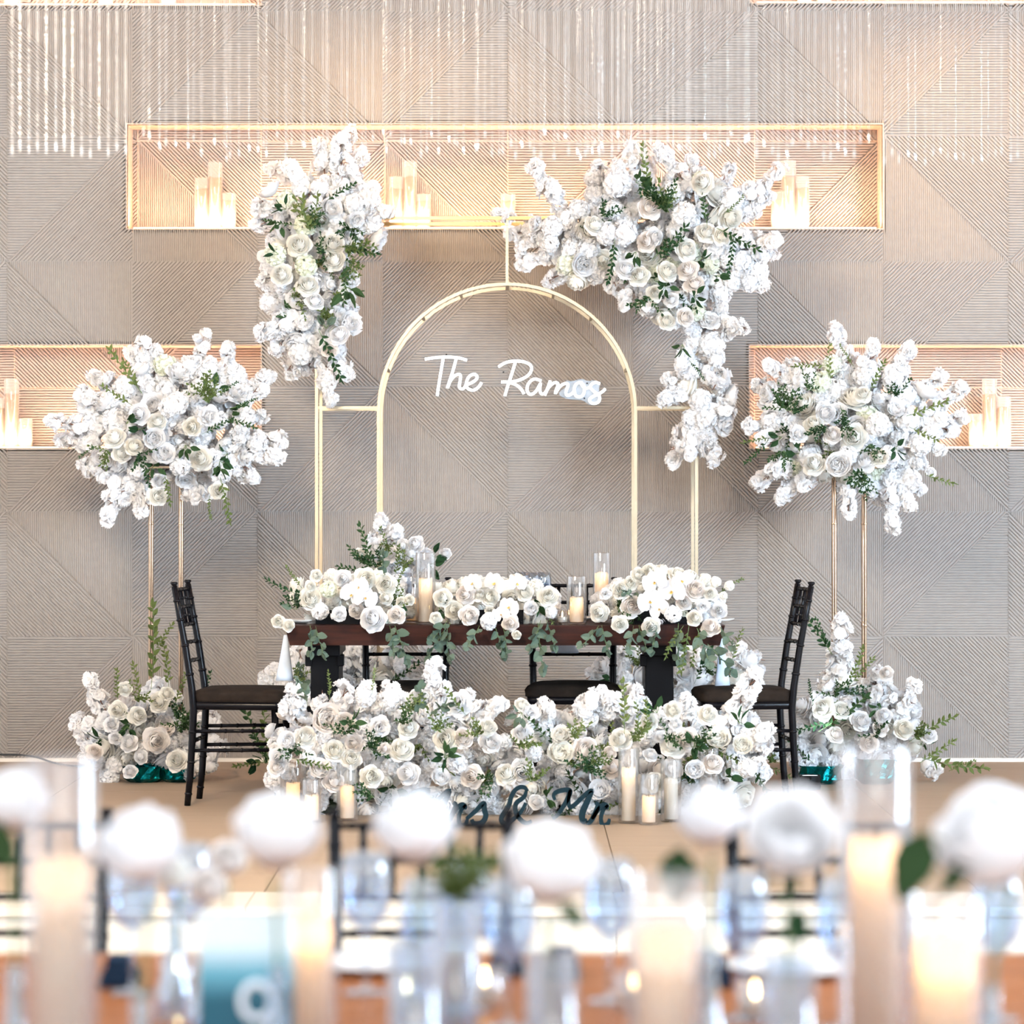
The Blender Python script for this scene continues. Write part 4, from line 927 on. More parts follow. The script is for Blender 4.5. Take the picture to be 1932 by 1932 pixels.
for x, y, r, m in ((300, 1325, 20, 'petal_cream'), (260, 1350, 18, 'petal_cream'), (222, 1340, 18, 'petal_cream'), (210, 1366, 15, 'petal_white'), (295, 1397, 25, 'petal_blush'), (243, 1402, 18, 'petal_white'), (178, 1418, 16, 'petal_blush'), (333, 1435, 21, 'petal_cream'), (265, 1428, 14, 'petal_white'), (245, 1455, 14, 'petal_white'), (235, 1300, 14, 'petal_cream'), (315, 1308, 14, 'petal_cream'), (217, 1392, 13, 'petal_white')): a.flower('rose', x, y, YG-.2, r, m)
for g in (('ruscus', 285, 1300, 300, 1168, 'leaf_olive'), ('ruscus', 290, 1230, 318, 1185, 'leaf_olive'), ('ruscus', 318, 1300, 318, 1228, 'leaf_olive'), ('ruscus', 265, 1320, 253, 1262, 'leaf_olive'), ('ruscus', 222, 1325, 218, 1280, 'leaf_olive'), ('bunch', 255, 1320, 265, 1300, 'leaf_olive'), ('bunch', 335, 1380, 345, 1360, 'leaf_dark'), ('bunch', 340, 1360, 345, 1335, 'leaf_dark'), ('bunch', 345, 1370, 330, 1350, 'leaf_dark'), ('big', 240, 1370, 235, 1380, 'leaf_dark'), ('big', 250, 1365, 245, 1360, 'leaf_dark'), ('ruscus', 330, 1330, 340, 1300, 'leaf_olive'), ('ruscus', 375, 1330, 392, 1290, 'leaf_dark')): a.green(*g[:5], YG-.18, g[5])

b0 = base_pt(1610, YG, 0)
a = Arr('flower_arrangement', 'uplit white floor bouquet in teal foil pots with a tall pale blossom spike', 'flower arrangement', b0, 'floor bouquets at the stand feet')
pot(1545, YG-.1, .10, .085, a.o, b0); pot(1652, YG-.1, .095, .115, a.o, b0)
a.fill([(1540, 1360, 42), (1590, 1360, 50), (1640, 1360, 50), (1550, 1400, 45), (1600, 1410, 48), (1660, 1400, 45), (1700, 1390, 38), (1690, 1340, 38), (1600, 1320, 38), (1640, 1310, 38), (1530, 1420, 32), (1720, 1420, 25)], YG, 26, MIXR, (19, 27), depth=.6)
for s_ in ((1585, 1300, 1580, 1160), (1575, 1310, 1562, 1275), (1590, 1270, 1588, 1215), (1600, 1310, 1600, 1250), (1570, 1300, 1556, 1295), (1645, 1330, 1655, 1262), (1660, 1340, 1665, 1300), (1685, 1340, 1728, 1285), (1690, 1360, 1715, 1310), (1740, 1450, 1775, 1455), (1545, 1410, 1520, 1440)): a.spray(*s_, YG)
for x, y, r, m in ((1553, 1338, 22, 'petal_cream'), (1587, 1340, 18, 'petal_cream'), (1625, 1360, 20, 'petal_green'), (1668, 1350, 16, 'petal_white'), (1662, 1374, 15, 'petal_blush'), (1705, 1375, 20, 'petal_cream'), (1576, 1385, 17, 'petal_blush'), (1640, 1402, 18, 'petal_blush'), (1752, 1387, 16, 'petal_white'), (1672, 1270, 14, 'petal_blush')): a.flower('rose', x, y, YG-.22, r, m)
for g in (('ruscus', 1570, 1235, 1525, 1165, 'leaf_dark'), ('ruscus', 1565, 1225, 1545, 1180, 'leaf_dark'), ('ruscus', 1600, 1290, 1630, 1235, 'leaf_olive'), ('ruscus', 1605, 1290, 1632, 1260, 'leaf_olive'), ('bunch', 1575, 1315, 1570, 1305, 'leaf_dark'), ('bunch', 1600, 1310, 1608, 1300, 'leaf_dark'), ('ruscus', 1545, 1380, 1625, 1330, 'leaf_dark'), ('ruscus', 1580, 1360, 1510, 1375, 'leaf_dark'), ('bunch', 1650, 1390, 1645, 1380, 'leaf_dark'), ('ruscus', 1715, 1400, 1780, 1350, 'leaf_olive'), ('bunch', 1725, 1390, 1740, 1380, 'leaf_olive'), ('ruscus', 1735, 1440, 1790, 1405, 'leaf_olive'), ('ruscus', 1740, 1430, 1835, 1460, 'leaf_olive'), ('fine', 1790, 1455, 1830, 1435, 'leaf_olive'), ('big', 1660, 1335, 1655, 1340, 'leaf_dark'), ('ruscus', 1535, 1440, 1505, 1415, 'leaf_dark'), ('fine', 1535, 1330, 1525, 1300, 'leaf_dark')): a.green(*g[:5], YG-.2, g[5])
def uplight(px, Y, target, energy, label):
    b = base_pt(px, Y, 0); t = thing('uplight', label, 'spotlight', b, 0, 'floor uplights')
    build('housing', MB().lathe([(.045, 0), (.05, .01), (.05, .06), (.046, .065)], 20, cap0=True), 'fixture', t, smooth=True)
    build('lens', MB().lathe([(.0445, .0605), (.02, .0625), (.0005, .063)], 20), 'lens', t)
    light('uplight_beam', 'SPOT', b+Vector((0, 0, .075)), target, energy, (.78, .93, 1.0), .03, spot=30, blend=.8)
uplight(1528, 15.30, W(1575, 1275, 15.72), 60, 'small round black uplight hidden in front of the tall blossom spike')
uplight(690, 15.62, W(680, 1265, 15.95), 80, 'small round black uplight on the stage behind the head table')

# ------------------------------------------------------------------ bouquets at the arch feet, behind the table
YB = 15.85
b0 = base_pt(690, YB, 0)
a = Arr('flower_arrangement', 'tall white bouquet at the arch foot, rising above the table by the tallest candle', 'flower arrangement', b0, 'bouquets at the arch feet')
pot(690, YB, .14, .12, a.o, b0)
a.fill([(680, 1260, 55), (640, 1290, 60), (700, 1310, 60), (590, 1270, 45), (560, 1300, 40), (740, 1270, 45), (720, 1200, 50), (740, 1130, 45), (770, 1080, 40), (740, 1060, 35), (790, 1250, 40), (600, 1350, 60), (700, 1380, 70), (760, 1330, 50), (510, 1290, 25)], YB, 28, MIXR, (20, 29), depth=.6)
for s_ in ((735, 1060, 722, 975), (740, 1050, 745, 995), (720, 1055, 705, 1010), (575, 1270, 560, 1215), (600, 1260, 585, 1225), (520, 1290, 490, 1275), (690, 1260, 680, 1215), (660, 1260, 655, 1225)): a.spray(*s_, YB)
for x, y, r, m in ((712, 1033, 16, 'petal_white'), (735, 1045, 16, 'petal_blush'), (783, 1028, 18, 'petal_white'), (776, 1045, 16, 'petal_white'), (840, 1044, 12, 'petal_white'), (760, 1030, 14, 'petal_white'), (680, 1045, 12, 'petal_cream')): a.flower('rose', x, y, YB-.2, r, m)
for g in (('ruscus', 705, 1075, 686, 1003, 'leaf_dark'), ('ruscus', 710, 1080, 650, 1072, 'leaf_dark'), ('ruscus', 705, 1075, 662, 1045, 'leaf_dark'), ('bunch', 700, 1065, 690, 1040, 'leaf_dark'), ('bunch', 715, 1070, 705, 1050, 'leaf_dark'), ('ruscus', 745, 1090, 755, 1040, 'leaf_olive'), ('bunch', 730, 1030, 730, 1025, 'leaf_olive'), ('big', 815, 1050, 830, 1048, 'leaf_dark'), ('big', 810, 1065, 830, 1068, 'leaf_dark'), ('bunch', 760, 1070, 765, 1050, 'leaf_olive'), ('ruscus', 730, 1290, 780, 1262, 'leaf_dark'), ('bunch', 570, 1285, 565, 1270, 'leaf_olive'), ('eucalyptus', 580, 1300, 570, 1280, 'leaf_grey')): a.green(*g[:5], YB-.22, g[5] if g[0] != 'eucalyptus' else 'leaf_grey')
b0 = base_pt(1270, YB, 0)
a = Arr('flower_arrangement', 'white bouquet at the arch foot seen under the table beside the velvet seat', 'flower arrangement', b0, 'bouquets at the arch feet')
pot(1270, YB, .14, .12, a.o, b0)
a.fill([(1170, 1270, 45), (1210, 1280, 50), (1260, 1270, 55), (1310, 1270, 50), (1350, 1290, 48), (1390, 1280, 42), (1150, 1300, 35), (1250, 1340, 60), (1330, 1350, 60), (1280, 1400, 70)], YB, 28, MIXR, (20, 29), depth=.6)
for s_ in ((1180, 1270, 1168, 1222), (1160, 1280, 1112, 1265), (1390, 1270, 1425, 1232), (1400, 1290, 1438, 1262), (1370, 1260, 1400, 1225), (1300, 1260, 1300, 1215), (1210, 1270, 1200, 1220)): a.spray(*s_, YB)
for g in (('ruscus', 1190, 1250, 1180, 1220, 'leaf_olive'), ('big', 1160, 1280, 1150, 1285, 'leaf_dark'), ('bunch', 1205, 1255, 1205, 1240, 'leaf_olive'), ('ruscus', 1310, 1290, 1330, 1235, 'leaf_dark'), ('bunch', 1335, 1270, 1345, 1260, 'leaf_dark'), ('big', 1330, 1240, 1340, 1235, 'leaf_dark'), ('ruscus', 1380, 1250, 1385, 1225, 'leaf_olive')): a.green(*g[:5], YB-.22, g[5])
b0 = base_pt(490, 15.6, 0)
a = Arr('greenery_bundle', 'loose green leafy stems lying on the stage by the side chair legs', 'greenery', b0)
for g in (('big', 490, 1440, 470, 1435, 'leaf_dark'), ('big', 500, 1438, 490, 1425, 'leaf_dark'), ('big', 510, 1440, 515, 1425, 'leaf_dark'), ('ruscus', 500, 1440, 470, 1345, 'leaf_dark'), ('ruscus', 505, 1440, 500, 1340, 'leaf_olive'), ('ruscus', 510, 1440, 480, 1390, 'leaf_dark'), ('ruscus', 505, 1438, 460, 1442, 'leaf_olive')): a.green(*g[:5], 15.6, g[5])
b0 = base_pt(1445, 15.6, 0)
a = Arr('greenery_bundle', 'loose white blooms and vine on the stage under the chair beside the uplit flowers', 'greenery', b0)
for g in (('ruscus', 1470, 1440, 1440, 1425, 'leaf_olive'), ('ruscus', 1450, 1445, 1480, 1462, 'leaf_olive'), ('bunch', 1450, 1440, 1455, 1430, 'leaf_olive')): a.green(*g[:5], 15.6, g[5])
for x, y, r in ((1465, 1420, 16), (1500, 1435, 16), (1510, 1450, 14)): a.flower('cluster', x, y, 15.6, r)

# ------------------------------------------------------------------ floor bouquets in front of the table
YC = 14.15
b0 = base_pt(730, YC, 0)
a = Arr('flower_arrangement', 'long low bank of white roses before the table, behind the Mrs sign', 'flower arrangement', b0, 'floor flower banks before the table')
build('foam_tray', MB().box(-.36, .36, .02, .20, 0, .08), 'foam', a.o)
EX = [(610, 1355, 34, 'peony', 'petal_blush'), (652, 1365, 26, 'peony', 'petal_blush'), (575, 1390, 22, 'rose', 'petal_cream'), (545, 1400, 22, 'peony', 'petal_white'), (528, 1430, 20, 'rose', 'petal_white'), (522, 1447, 17, 'rose', 'petal_blush'), (630, 1415, 21, 'rose', 'petal_cream'), (663, 1432, 20, 'rose', 'petal_cream'), (668, 1403, 18, 'rose', 'petal_blush'), (716, 1372, 27, 'carnation', 'petal_white'), (770, 1375, 20, 'rose', 'petal_cream'), (757, 1415, 24, 'rose', 'petal_cream'), (725, 1413, 13, 'rose', 'petal_blush'), (630, 1475, 20, 'rose', 'petal_blush'), (603, 1455, 25, 'peony', 'petal_blush'), (840, 1395, 23, 'rose', 'petal_cream'), (873, 1393, 20, 'rose', 'petal_blush'), (920, 1372, 18, 'rose', 'petal_cream'), (926, 1400, 21, 'rose', 'petal_white'), (955, 1460, 22, 'rose', 'petal_cream'), (788, 1316, 20, 'rose', 'petal_white'), (866, 1330, 32, 'carnation', 'petal_white'), (735, 1320, 26, 'cluster', 'petal_white'), (690, 1312, 26, 'cluster', 'petal_white'), (862, 1440, 24, 'cluster', 'petal_white'), (890, 1465, 22, 'rose', 'petal_blush'), (770, 1460, 22, 'rose', 'petal_white'), (830, 1470, 22, 'peony', 'petal_white'), (700, 1465, 22, 'rose', 'petal_cream'), (580, 1430, 20, 'cluster', 'petal_white')]
a.fill([(560, 1400, 48), (600, 1380, 50), (650, 1370, 50), (700, 1360, 48), (750, 1370, 50), (800, 1370, 45), (850, 1370, 48), (900, 1380, 42), (925, 1410, 30), (560, 1450, 50), (610, 1450, 55), (670, 1450, 55), (730, 1450, 55), (790, 1450, 55), (850, 1450, 55), (910, 1460, 48), (600, 1510, 45), (660, 1515, 40), (720, 1515, 45), (780, 1515, 40), (840, 1515, 40), (900, 1515, 40), (940, 1500, 35), (535, 1440, 28)], YC, 24, MIXR, (20, 28), depth=.65, back=.18, taken=[(e[0], e[1]) for e in EX])
for x, y, r, k, m in EX: a.flower(k, x, y, YC-.30, r, m)
for s_ in ((565, 1345, 560, 1298), (560, 1360, 540, 1325), (600, 1340, 610, 1320), (640, 1345, 650, 1295), (680, 1340, 700, 1290), (735, 1340, 740, 1295), (815, 1330, 822, 1245), (830, 1340, 835, 1290), (865, 1350, 880, 1305), (895, 1360, 945, 1325), (540, 1420, 512, 1405), (900, 1370, 910, 1330)): a.spray(*s_, YC, -.05, -.12)
for g in (('big', 660, 1365, 668, 1355, 'leaf_dark'), ('bunch', 655, 1385, 650, 1370, 'leaf_dark'), ('eucalyptus', 790, 1350, 790, 1320, 'leaf_grey'), ('eucalyptus', 815, 1345, 830, 1330, 'leaf_grey'), ('bunch', 760, 1365, 765, 1350, 'leaf_dark'), ('bunch', 765, 1345, 770, 1335, 'leaf_olive'), ('bunch', 700, 1415, 710, 1410, 'leaf_dark'), ('big', 845, 1425, 840, 1430, 'leaf_dark'), ('big', 838, 1430, 850, 1420, 'leaf_dark'), ('bunch', 820, 1380, 825, 1370, 'leaf_olive'), ('fine', 622, 1320, 623, 1280, 'leaf_olive'), ('fine', 702, 1310, 706, 1278, 'leaf_olive'), ('eucalyptus', 580, 1330, 575, 1290, 'leaf_grey'), ('bunch', 555, 1415, 550, 1420, 'leaf_dark'), ('bunch', 910, 1385, 900, 1380, 'leaf_olive'), ('bunch', 930, 1470, 920, 1475, 'leaf_dark'), ('bunch', 705, 1505, 695, 1500, 'leaf_dark'), ('ruscus', 550, 1430, 590, 1440, 'leaf_olive'), ('ruscus', 880, 1350, 860, 1330, 'leaf_olive')): a.green(*g[:5], YC-.36, g[5])

b0 = base_pt(1205, YC, 0)
a = Arr('flower_arrangement', 'long low bank of white roses before the table, behind the Mr sign', 'flower arrangement', b0, 'floor flower banks before the table')
build('foam_tray', MB().box(-.38, .38, .02, .20, 0, .08), 'foam', a.o)
EX = [(1105, 1415, 26, 'rose', 'petal_blush'), (1170, 1395, 22, 'rose', 'petal_cream'), (1055, 1425, 30, 'peony', 'petal_cream'), (1270, 1405, 25, 'rose', 'petal_cream'), (1297, 1394, 22, 'rose', 'petal_blush'), (1247, 1390, 12, 'rose', 'petal_white'), (1228, 1424, 14, 'rose', 'petal_white'), (1270, 1340, 18, 'rose', 'petal_cream'), (1335, 1348, 20, 'rose', 'petal_cream'), (1225, 1362, 18, 'rose', 'petal_cream'), (1275, 1366, 13, 'rose', 'petal_white'), (1355, 1398, 28, 'peony', 'petal_cream'), (1345, 1440, 20, 'rose', 'petal_blush'), (1310, 1455, 23, 'peony', 'petal_white'), (1235, 1475, 20, 'rose', 'petal_cream'), (1130, 1495, 26, 'peony', 'petal_white'), (985, 1385, 20, 'rose', 'petal_white'), (985, 1455, 24, 'rose', 'petal_white'), (1012, 1512, 15, 'rose', 'petal_white'), (1155, 1450, 20, 'rose', 'petal_blush'), (1400, 1408, 24, 'peony', 'petal_cream'), (1410, 1450, 22, 'cluster', 'petal_white'), (1008, 1420, 22, 'cluster', 'petal_white'), (1060, 1390, 22, 'peony', 'petal_cream'), (1270, 1450, 20, 'rose', 'petal_white'), (1150, 1420, 14, 'rose', 'petal_blush'), (1000, 1345, 20, 'carnation', 'petal_white'), (985, 1330, 15, 'rose', 'petal_cream')]
a.fill([(1000, 1390, 42), (1040, 1400, 48), (1090, 1400, 50), (1110, 1360, 42), (1150, 1360, 48), (1200, 1370, 48), (1250, 1390, 45), (1300, 1390, 45), (1350, 1390, 48), (1400, 1390, 38), (990, 1450, 40), (1040, 1460, 55), (1100, 1460, 55), (1160, 1450, 50), (1210, 1440, 48), (1270, 1450, 50), (1330, 1450, 55), (1390, 1440, 48), (1420, 1430, 25), (1010, 1515, 40), (1070, 1515, 42), (1130, 1515, 42), (1190, 1515, 42), (1250, 1510, 42), (1310, 1510, 42), (1370, 1490, 42)], YC, 24, MIXR, (20, 28), depth=.65, back=.18, taken=[(e[0], e[1]) for e in EX])
for x, y, r, k, m in EX: a.flower(k, x, y, YC-.30, r, m)
for s_ in ((1365, 1370, 1432, 1272), (1380, 1360, 1415, 1300), (1410, 1400, 1450, 1370), (1410, 1410, 1448, 1395), (1105, 1365, 1120, 1312), (1120, 1370, 1095, 1330), (1180, 1340, 1200, 1295), (1160, 1350, 1150, 1310), (1010, 1365, 1035, 1330), (1000, 1370, 990, 1335), (1300, 1370, 1300, 1318), (1140, 1345, 1135, 1305), (1415, 1440, 1435, 1435)): a.spray(*s_, YC, -.05, -.12)
for g in (('ruscus', 1178, 1385, 1180, 1300, 'leaf_olive'), ('ruscus', 1205, 1400, 1207, 1345, 'leaf_olive'), ('ruscus', 1220, 1395, 1222, 1355, 'leaf_olive'), ('bunch', 1195, 1400, 1198, 1385, 'leaf_olive'), ('bunch', 1110, 1455, 1105, 1440, 'leaf_dark'), ('bunch', 1100, 1450, 1130, 1435, 'leaf_dark'), ('bunch', 1115, 1445, 1135, 1430, 'leaf_olive'), ('big', 1240, 1345, 1235, 1335, 'leaf_dark'), ('big', 1305, 1410, 1320, 1395, 'leaf_dark'), ('big', 1310, 1400, 1315, 1420, 'leaf_dark'), ('bunch', 1320, 1400, 1325, 1390, 'leaf_dark'), ('big', 1395, 1365, 1400, 1360, 'leaf_dark'), ('bunch', 975, 1405, 980, 1400, 'leaf_olive'), ('bunch', 1085, 1395, 1088, 1378, 'leaf_olive'), ('big', 1370, 1465, 1375, 1470, 'leaf_olive' if 0 else 'leaf_dark'), ('bunch', 1260, 1385, 1265, 1380, 'leaf_dark'), ('ruscus', 1030, 1395, 1012, 1365, 'leaf_dark'), ('big', 1030, 1505, 1025, 1500, 'leaf_dark'), ('bunch', 1000, 1475, 1005, 1465, 'leaf_olive'), ('big', 985, 1345, 975, 1350, 'leaf_grey')): a.green(*g[:5], YC-.36, g[5])

# ------------------------------------------------------------------ bouquets on the head table
def vase(par, b, w=.13, h=.06): build('black_vase', bevel_box(w, h), 'black_wood', par)
def bevel_box(w, h): return MB().box(-w, w, -.09, .09, 0, h)
YT = 14.72
MIXT = [('rose', 'petal_cream')]*5+[('rose', 'petal_white')]*2+[('cluster', 'petal_green')]+[('cluster', 'petal_cream')]*2+[('ranunculus', 'petal_cream')]+[('carnation', 'petal_cream')]
def table_bouquet(px, label, blobs, ex, orch, greens):
    b = base_pt(px, YT, TZ); a = Arr('flower_arrangement', label, 'flower arrangement', b, 'bouquets on the head table'); vase(a.o, b)
    a.fill(blobs, YT, 19, MIXT, (16, 22), depth=.8, back=.3, greens=.15, taken=[(e[0], e[1]) for e in ex])
    for x, y, r, k, m in ex: a.flower(k, x, y, YT-(.22 if y < 1158 else .30), r, m, n=(R.uniform(-.35, .35), -1, R.uniform(-.05, .4)))
    for x, y, r in orch: a.orchid(x, y, YT-.27, r)
    for g in greens: a.green(*g[:5], YT-(.30 if g[4] > 1190 else .18), g[5], d1=-.02)
    return a
C_, W_, B_ = 'petal_cream', 'petal_white', 'petal_blush'
table_bouquet(655, 'low cream rose and orchid bouquet on the table end below the smaller arch flowers',
    [(585, 1120, 28), (620, 1125, 40), (655, 1120, 42), (690, 1120, 42), (730, 1120, 34), (610, 1145, 35), (660, 1150, 38), (715, 1150, 35), (755, 1145, 22)],
    [(597, 1086, 12, 'rose', C_), (586, 1106, 11, 'rose', C_), (585, 1130, 21, 'rose', C_), (648, 1092, 17, 'rose', W_), (690, 1092, 21, 'rose', C_), (729, 1102, 20, 'rose', C_), (703, 1168, 25, 'ranunculus', W_), (641, 1160, 20, 'carnation', W_), (603, 1153, 20, 'cluster', W_), (748, 1160, 17, 'rose', B_), (525, 1172, 13, 'rose', C_), (545, 1180, 12, 'rose', C_), (672, 1152, 15, 'rose', B_), (772, 1132, 11, 'rose', C_), (728, 1128, 14, 'rose', C_), (757, 1135, 10, 'rose', C_), (620, 1112, 20, 'cluster', 'petal_green')],
    [(664, 1122, 22), (690, 1128, 22), (678, 1108, 20)],
    [('eucalyptus', 585, 1180, 590, 1215, 'leaf_grey'), ('eucalyptus', 595, 1180, 605, 1225, 'leaf_grey'), ('eucalyptus', 735, 1180, 745, 1220, 'leaf_grey'), ('eucalyptus', 745, 1180, 765, 1235, 'leaf_grey'), ('bunch', 570, 1145, 555, 1130, 'leaf_dark'), ('big', 560, 1150, 548, 1145, 'leaf_grey'), ('fine', 570, 1110, 545, 1078, 'leaf_olive'), ('ruscus', 560, 1120, 535, 1112, 'leaf_dark'), ('eucalyptus', 725, 1095, 722, 1075, 'leaf_grey'), ('fine', 745, 1105, 758, 1080, 'leaf_olive'), ('bunch', 738, 1140, 745, 1130, 'leaf_olive'), ('big', 745, 1140, 772, 1140, 'leaf_olive' if 0 else 'leaf_dark')])
table_bouquet(930, 'low cream rose and orchid bouquet in the middle of the head table',
    [(845, 1135, 32), (880, 1130, 36), (920, 1125, 38), (960, 1125, 38), (1000, 1125, 36), (1030, 1135, 25), (870, 1155, 28), (930, 1155, 32), (990, 1155, 30)],
    [(886, 1161, 19, 'rose', B_), (857, 1150, 18, 'ranunculus', C_), (822, 1166, 12, 'rose', C_), (835, 1128, 18, 'rose', C_), (878, 1122, 19, 'rose', B_), (925, 1126, 18, 'rose', C_), (963, 1176, 16, 'rose', B_), (990, 1118, 17, 'rose', C_), (1035, 1125, 20, 'rose', C_), (1004, 1150, 17, 'peony', W_), (924, 1150, 9, 'rose', C_), (922, 1172, 20, 'cluster', W_), (1040, 1155, 14, 'cluster', W_), (905, 1122, 13, 'rose', C_), (975, 1198, 9, 'rose', C_)],
    [(893, 1100, 20), (935, 1100, 22), (962, 1145, 20), (975, 1100, 19), (945, 1160, 17)],
    [('eucalyptus', 845, 1170, 822, 1200, 'leaf_grey'), ('eucalyptus', 850, 1175, 808, 1222, 'leaf_grey'), ('eucalyptus', 845, 1180, 838, 1228, 'leaf_grey'), ('eucalyptus', 935, 1185, 945, 1215, 'leaf_grey'), ('eucalyptus', 950, 1185, 955, 1210, 'leaf_grey'), ('eucalyptus', 1015, 1175, 1020, 1245, 'leaf_grey'), ('eucalyptus', 1020, 1170, 1010, 1215, 'leaf_grey'), ('eucalyptus', 1030, 1170, 1045, 1205, 'leaf_grey'), ('big', 1012, 1135, 1018, 1140, 'leaf_dark'), ('eucalyptus', 905, 1180, 895, 1200, 'leaf_grey'), ('fine', 1035, 1160, 1050, 1185, 'leaf_olive'), ('big', 828, 1145, 830, 1142, 'leaf_dark')])
table_bouquet(1250, 'orchid-topped cream rose bouquet on the table end below the bigger arch flowers',
    [(1150, 1135, 30), (1190, 1120, 38), (1225, 1105, 36), (1260, 1110, 40), (1300, 1115, 38), (1330, 1135, 32), (1200, 1155, 32), (1250, 1155, 38), (1300, 1155, 35), (1345, 1150, 28)],
    [(1193, 1143, 22, 'rose', B_), (1205, 1084, 15, 'rose', C_), (1225, 1076, 14, 'rose', C_), (1172, 1112, 18, 'rose', C_), (1142, 1120, 15, 'carnation', W_), (1131, 1155, 19, 'rose', C_), (1170, 1177, 16, 'rose', C_), (1290, 1137, 15, 'rose', B_), (1312, 1112, 20, 'rose', B_), (1325, 1143, 18, 'carnation', W_), (1310, 1166, 15, 'ranunculus', C_), (1340, 1183, 18, 'rose', B_), (1357, 1152, 16, 'rose', W_), (1350, 1098, 13, 'cluster', C_), (1376, 1105, 12, 'cluster', C_), (1365, 1124, 10, 'cluster', C_), (1270, 1160, 20, 'cluster', W_), (1228, 1182, 18, 'rose', C_), (1190, 1100, 14, 'rose', C_), (1340, 1120, 13, 'rose', C_)],
    [(1236, 1098, 24), (1268, 1115, 26), (1225, 1135, 24), (1245, 1150, 20), (1285, 1095, 20)],
    [('eucalyptus', 1130, 1180, 1115, 1205, 'leaf_grey'), ('eucalyptus', 1135, 1178, 1140, 1205, 'leaf_grey'), ('eucalyptus', 1195, 1180, 1192, 1205, 'leaf_grey'), ('eucalyptus', 1205, 1178, 1212, 1208, 'leaf_grey'), ('eucalyptus', 1240, 1175, 1235, 1210, 'leaf_grey'), ('eucalyptus', 1280, 1175, 1275, 1235, 'leaf_grey'), ('ruscus', 1290, 1180, 1255, 1225, 'leaf_olive'), ('ruscus', 1300, 1180, 1290, 1255, 'leaf_olive'), ('eucalyptus', 1315, 1185, 1335, 1240, 'leaf_grey'), ('ruscus', 1320, 1185, 1308, 1235, 'leaf_olive'), ('eucalyptus', 1355, 1180, 1370, 1195, 'leaf_grey'), ('eucalyptus', 1215, 1145, 1205, 1135, 'leaf_grey'), ('bunch', 1165, 1150, 1170, 1145, 'leaf_dark'), ('fine', 1355, 1120, 1390, 1092, 'leaf_olive'), ('eucalyptus', 1335, 1215, 1375, 1255, 'leaf_grey')])

# ------------------------------------------------------------------ floor cable
pts = [W(x, y, H*F/(y2-VY)) for x, y, y2 in ((-60, 1420, 1442), (0, 1424, 1442), (40, 1424, 1443), (70, 1428, 1444), (100, 1440, 1445), (150, 1447, 1448), (300, 1450, 1450))]
cb = pts[0].copy(); tag(build('power_cable', MB().tube([p-cb for p in smooth(pts)], .005, 6), 'cable', None, cb, True), 'thin black cable lying along the foot of the ribbed wall', 'cable')

# ------------------------------------------------------------------ guest table in the foreground
GZ = .46; GX0, GX1, GY0, GY1 = -1.45, 1.5, 4.3, 6.42
gt = thing('guest_table', 'orange-brown wooden guest table in the blurred foreground', 'table', (0, (GY0+GY1)/2, -.296)); gb = Vector(gt.location)
for k in range(8):
    y0 = GY0+(GY1-GY0)*k/8; bb('plank', (GX0, GX1, y0, y0+(GY1-GY0)/8-.003, GZ-.04, GZ), 'guest_wood', gt, gb, .003)
for x in (GX0+.1, GX1-.1):
    for y in (GY0+.1, GY1-.1): bb('leg', (x-.05, x+.05, y-.05, y+.05, -.296, GZ-.04), 'guest_wood', gt, gb)
bb('apron', (GX0+.1, GX1-.1, GY1-.13, GY1-.1, GZ-.13, GZ-.04), 'guest_wood', gt, gb)
GR = 'blurred roses on the guest table'
bud_prof = [(.0005, .004), (.030, 0), (.034, .01), (.030, .05), (.016, .09), (.012, .15), (.013, .185), (.010, .185), (.009, .15), (.012, .09), (.026, .05), (.030, .014), (.0005, .012)]
BUD = MB().lathe(bud_prof, 20).mesh('bud_vase', 'blue_glass', True)
TALLV = MB().lathe([(.0005, .006), (.033, 0), (.036, .01), (.036, .22), (.034, .22), (.033, .015), (.0005, .013)], 20).mesh('bud_vase', 'blue_glass', True)
def guest_rose(px, py, Y, r, n, label, m='petal_white', leaves=(), kind='cup_rose', tall=False, vlabel=None):
    p = W(px, py, Y); base = base_pt(px, Y, GZ); t = thing('rose_stem', label, 'rose', base+Vector((0, 0, .016)), 0, GR); b = Vector(t.location)
    me = LIB[kind][0].get(m); s = r*Y/F/UNIT[kind]
    obj('bloom', me, t, p-b, qz(n, 0.4), s)
    nn = Vector(n).normalized()
    build('stem', MB().tube(smooth([(0, 0, 0), (0, 0, (p.z-b.z)*.5), p-b-nn*.05*s-Vector((0, 0, .02))], 2), .003, 6), 'stem', t)
    sep = MB()
    for k in range(5):
        q = qz(n, 0); d = q @ Vector((math.cos(k*1.257), math.sin(k*1.257), -.25)); leaf(sep, p-b-nn*.03*s, d, nn, .03*s, .013*s, .5)
    build('sepals', sep, 'leaf_dark', t)
    for lx, ly, l, w, dx, dz in leaves:
        q = W(lx, ly, Y-.03)-b; mb = MB(); d = Vector((dx, -.15, dz)).normalized()
        leaf(mb, q-d*l*.5, d, Vector((.15, -1, .25)), l, w, .7); build('leaf', mb, 'leaf_dark', t)
        build('leaf_stalk', MB().tube([q-d*l*.5, (0, 0, max(.03, (q-d*l*.5).z-.05))], .0018, 5), 'stem', t)
    if vlabel: tag(obj('bud_vase', TALLV if tall else BUD, None, base), vlabel, 'vase', 'glass bud vases on the guest table')
    return t
V_ = 'clear glass bud vase under the '
guest_rose(28, 1510, 4.9, 68, (.1, -.45, 1), 'blurred white rose cut off by the left picture edge', leaves=((4, 1590, .075, .035, -.1, 1),), vlabel=V_+'rose at the left picture edge')
guest_rose(266, 1595, 4.6, 84, (-.25, -.5, 1), 'blurred white rose above the nearest tall candle cylinder', vlabel=V_+'rose beside the tall candle cylinder')
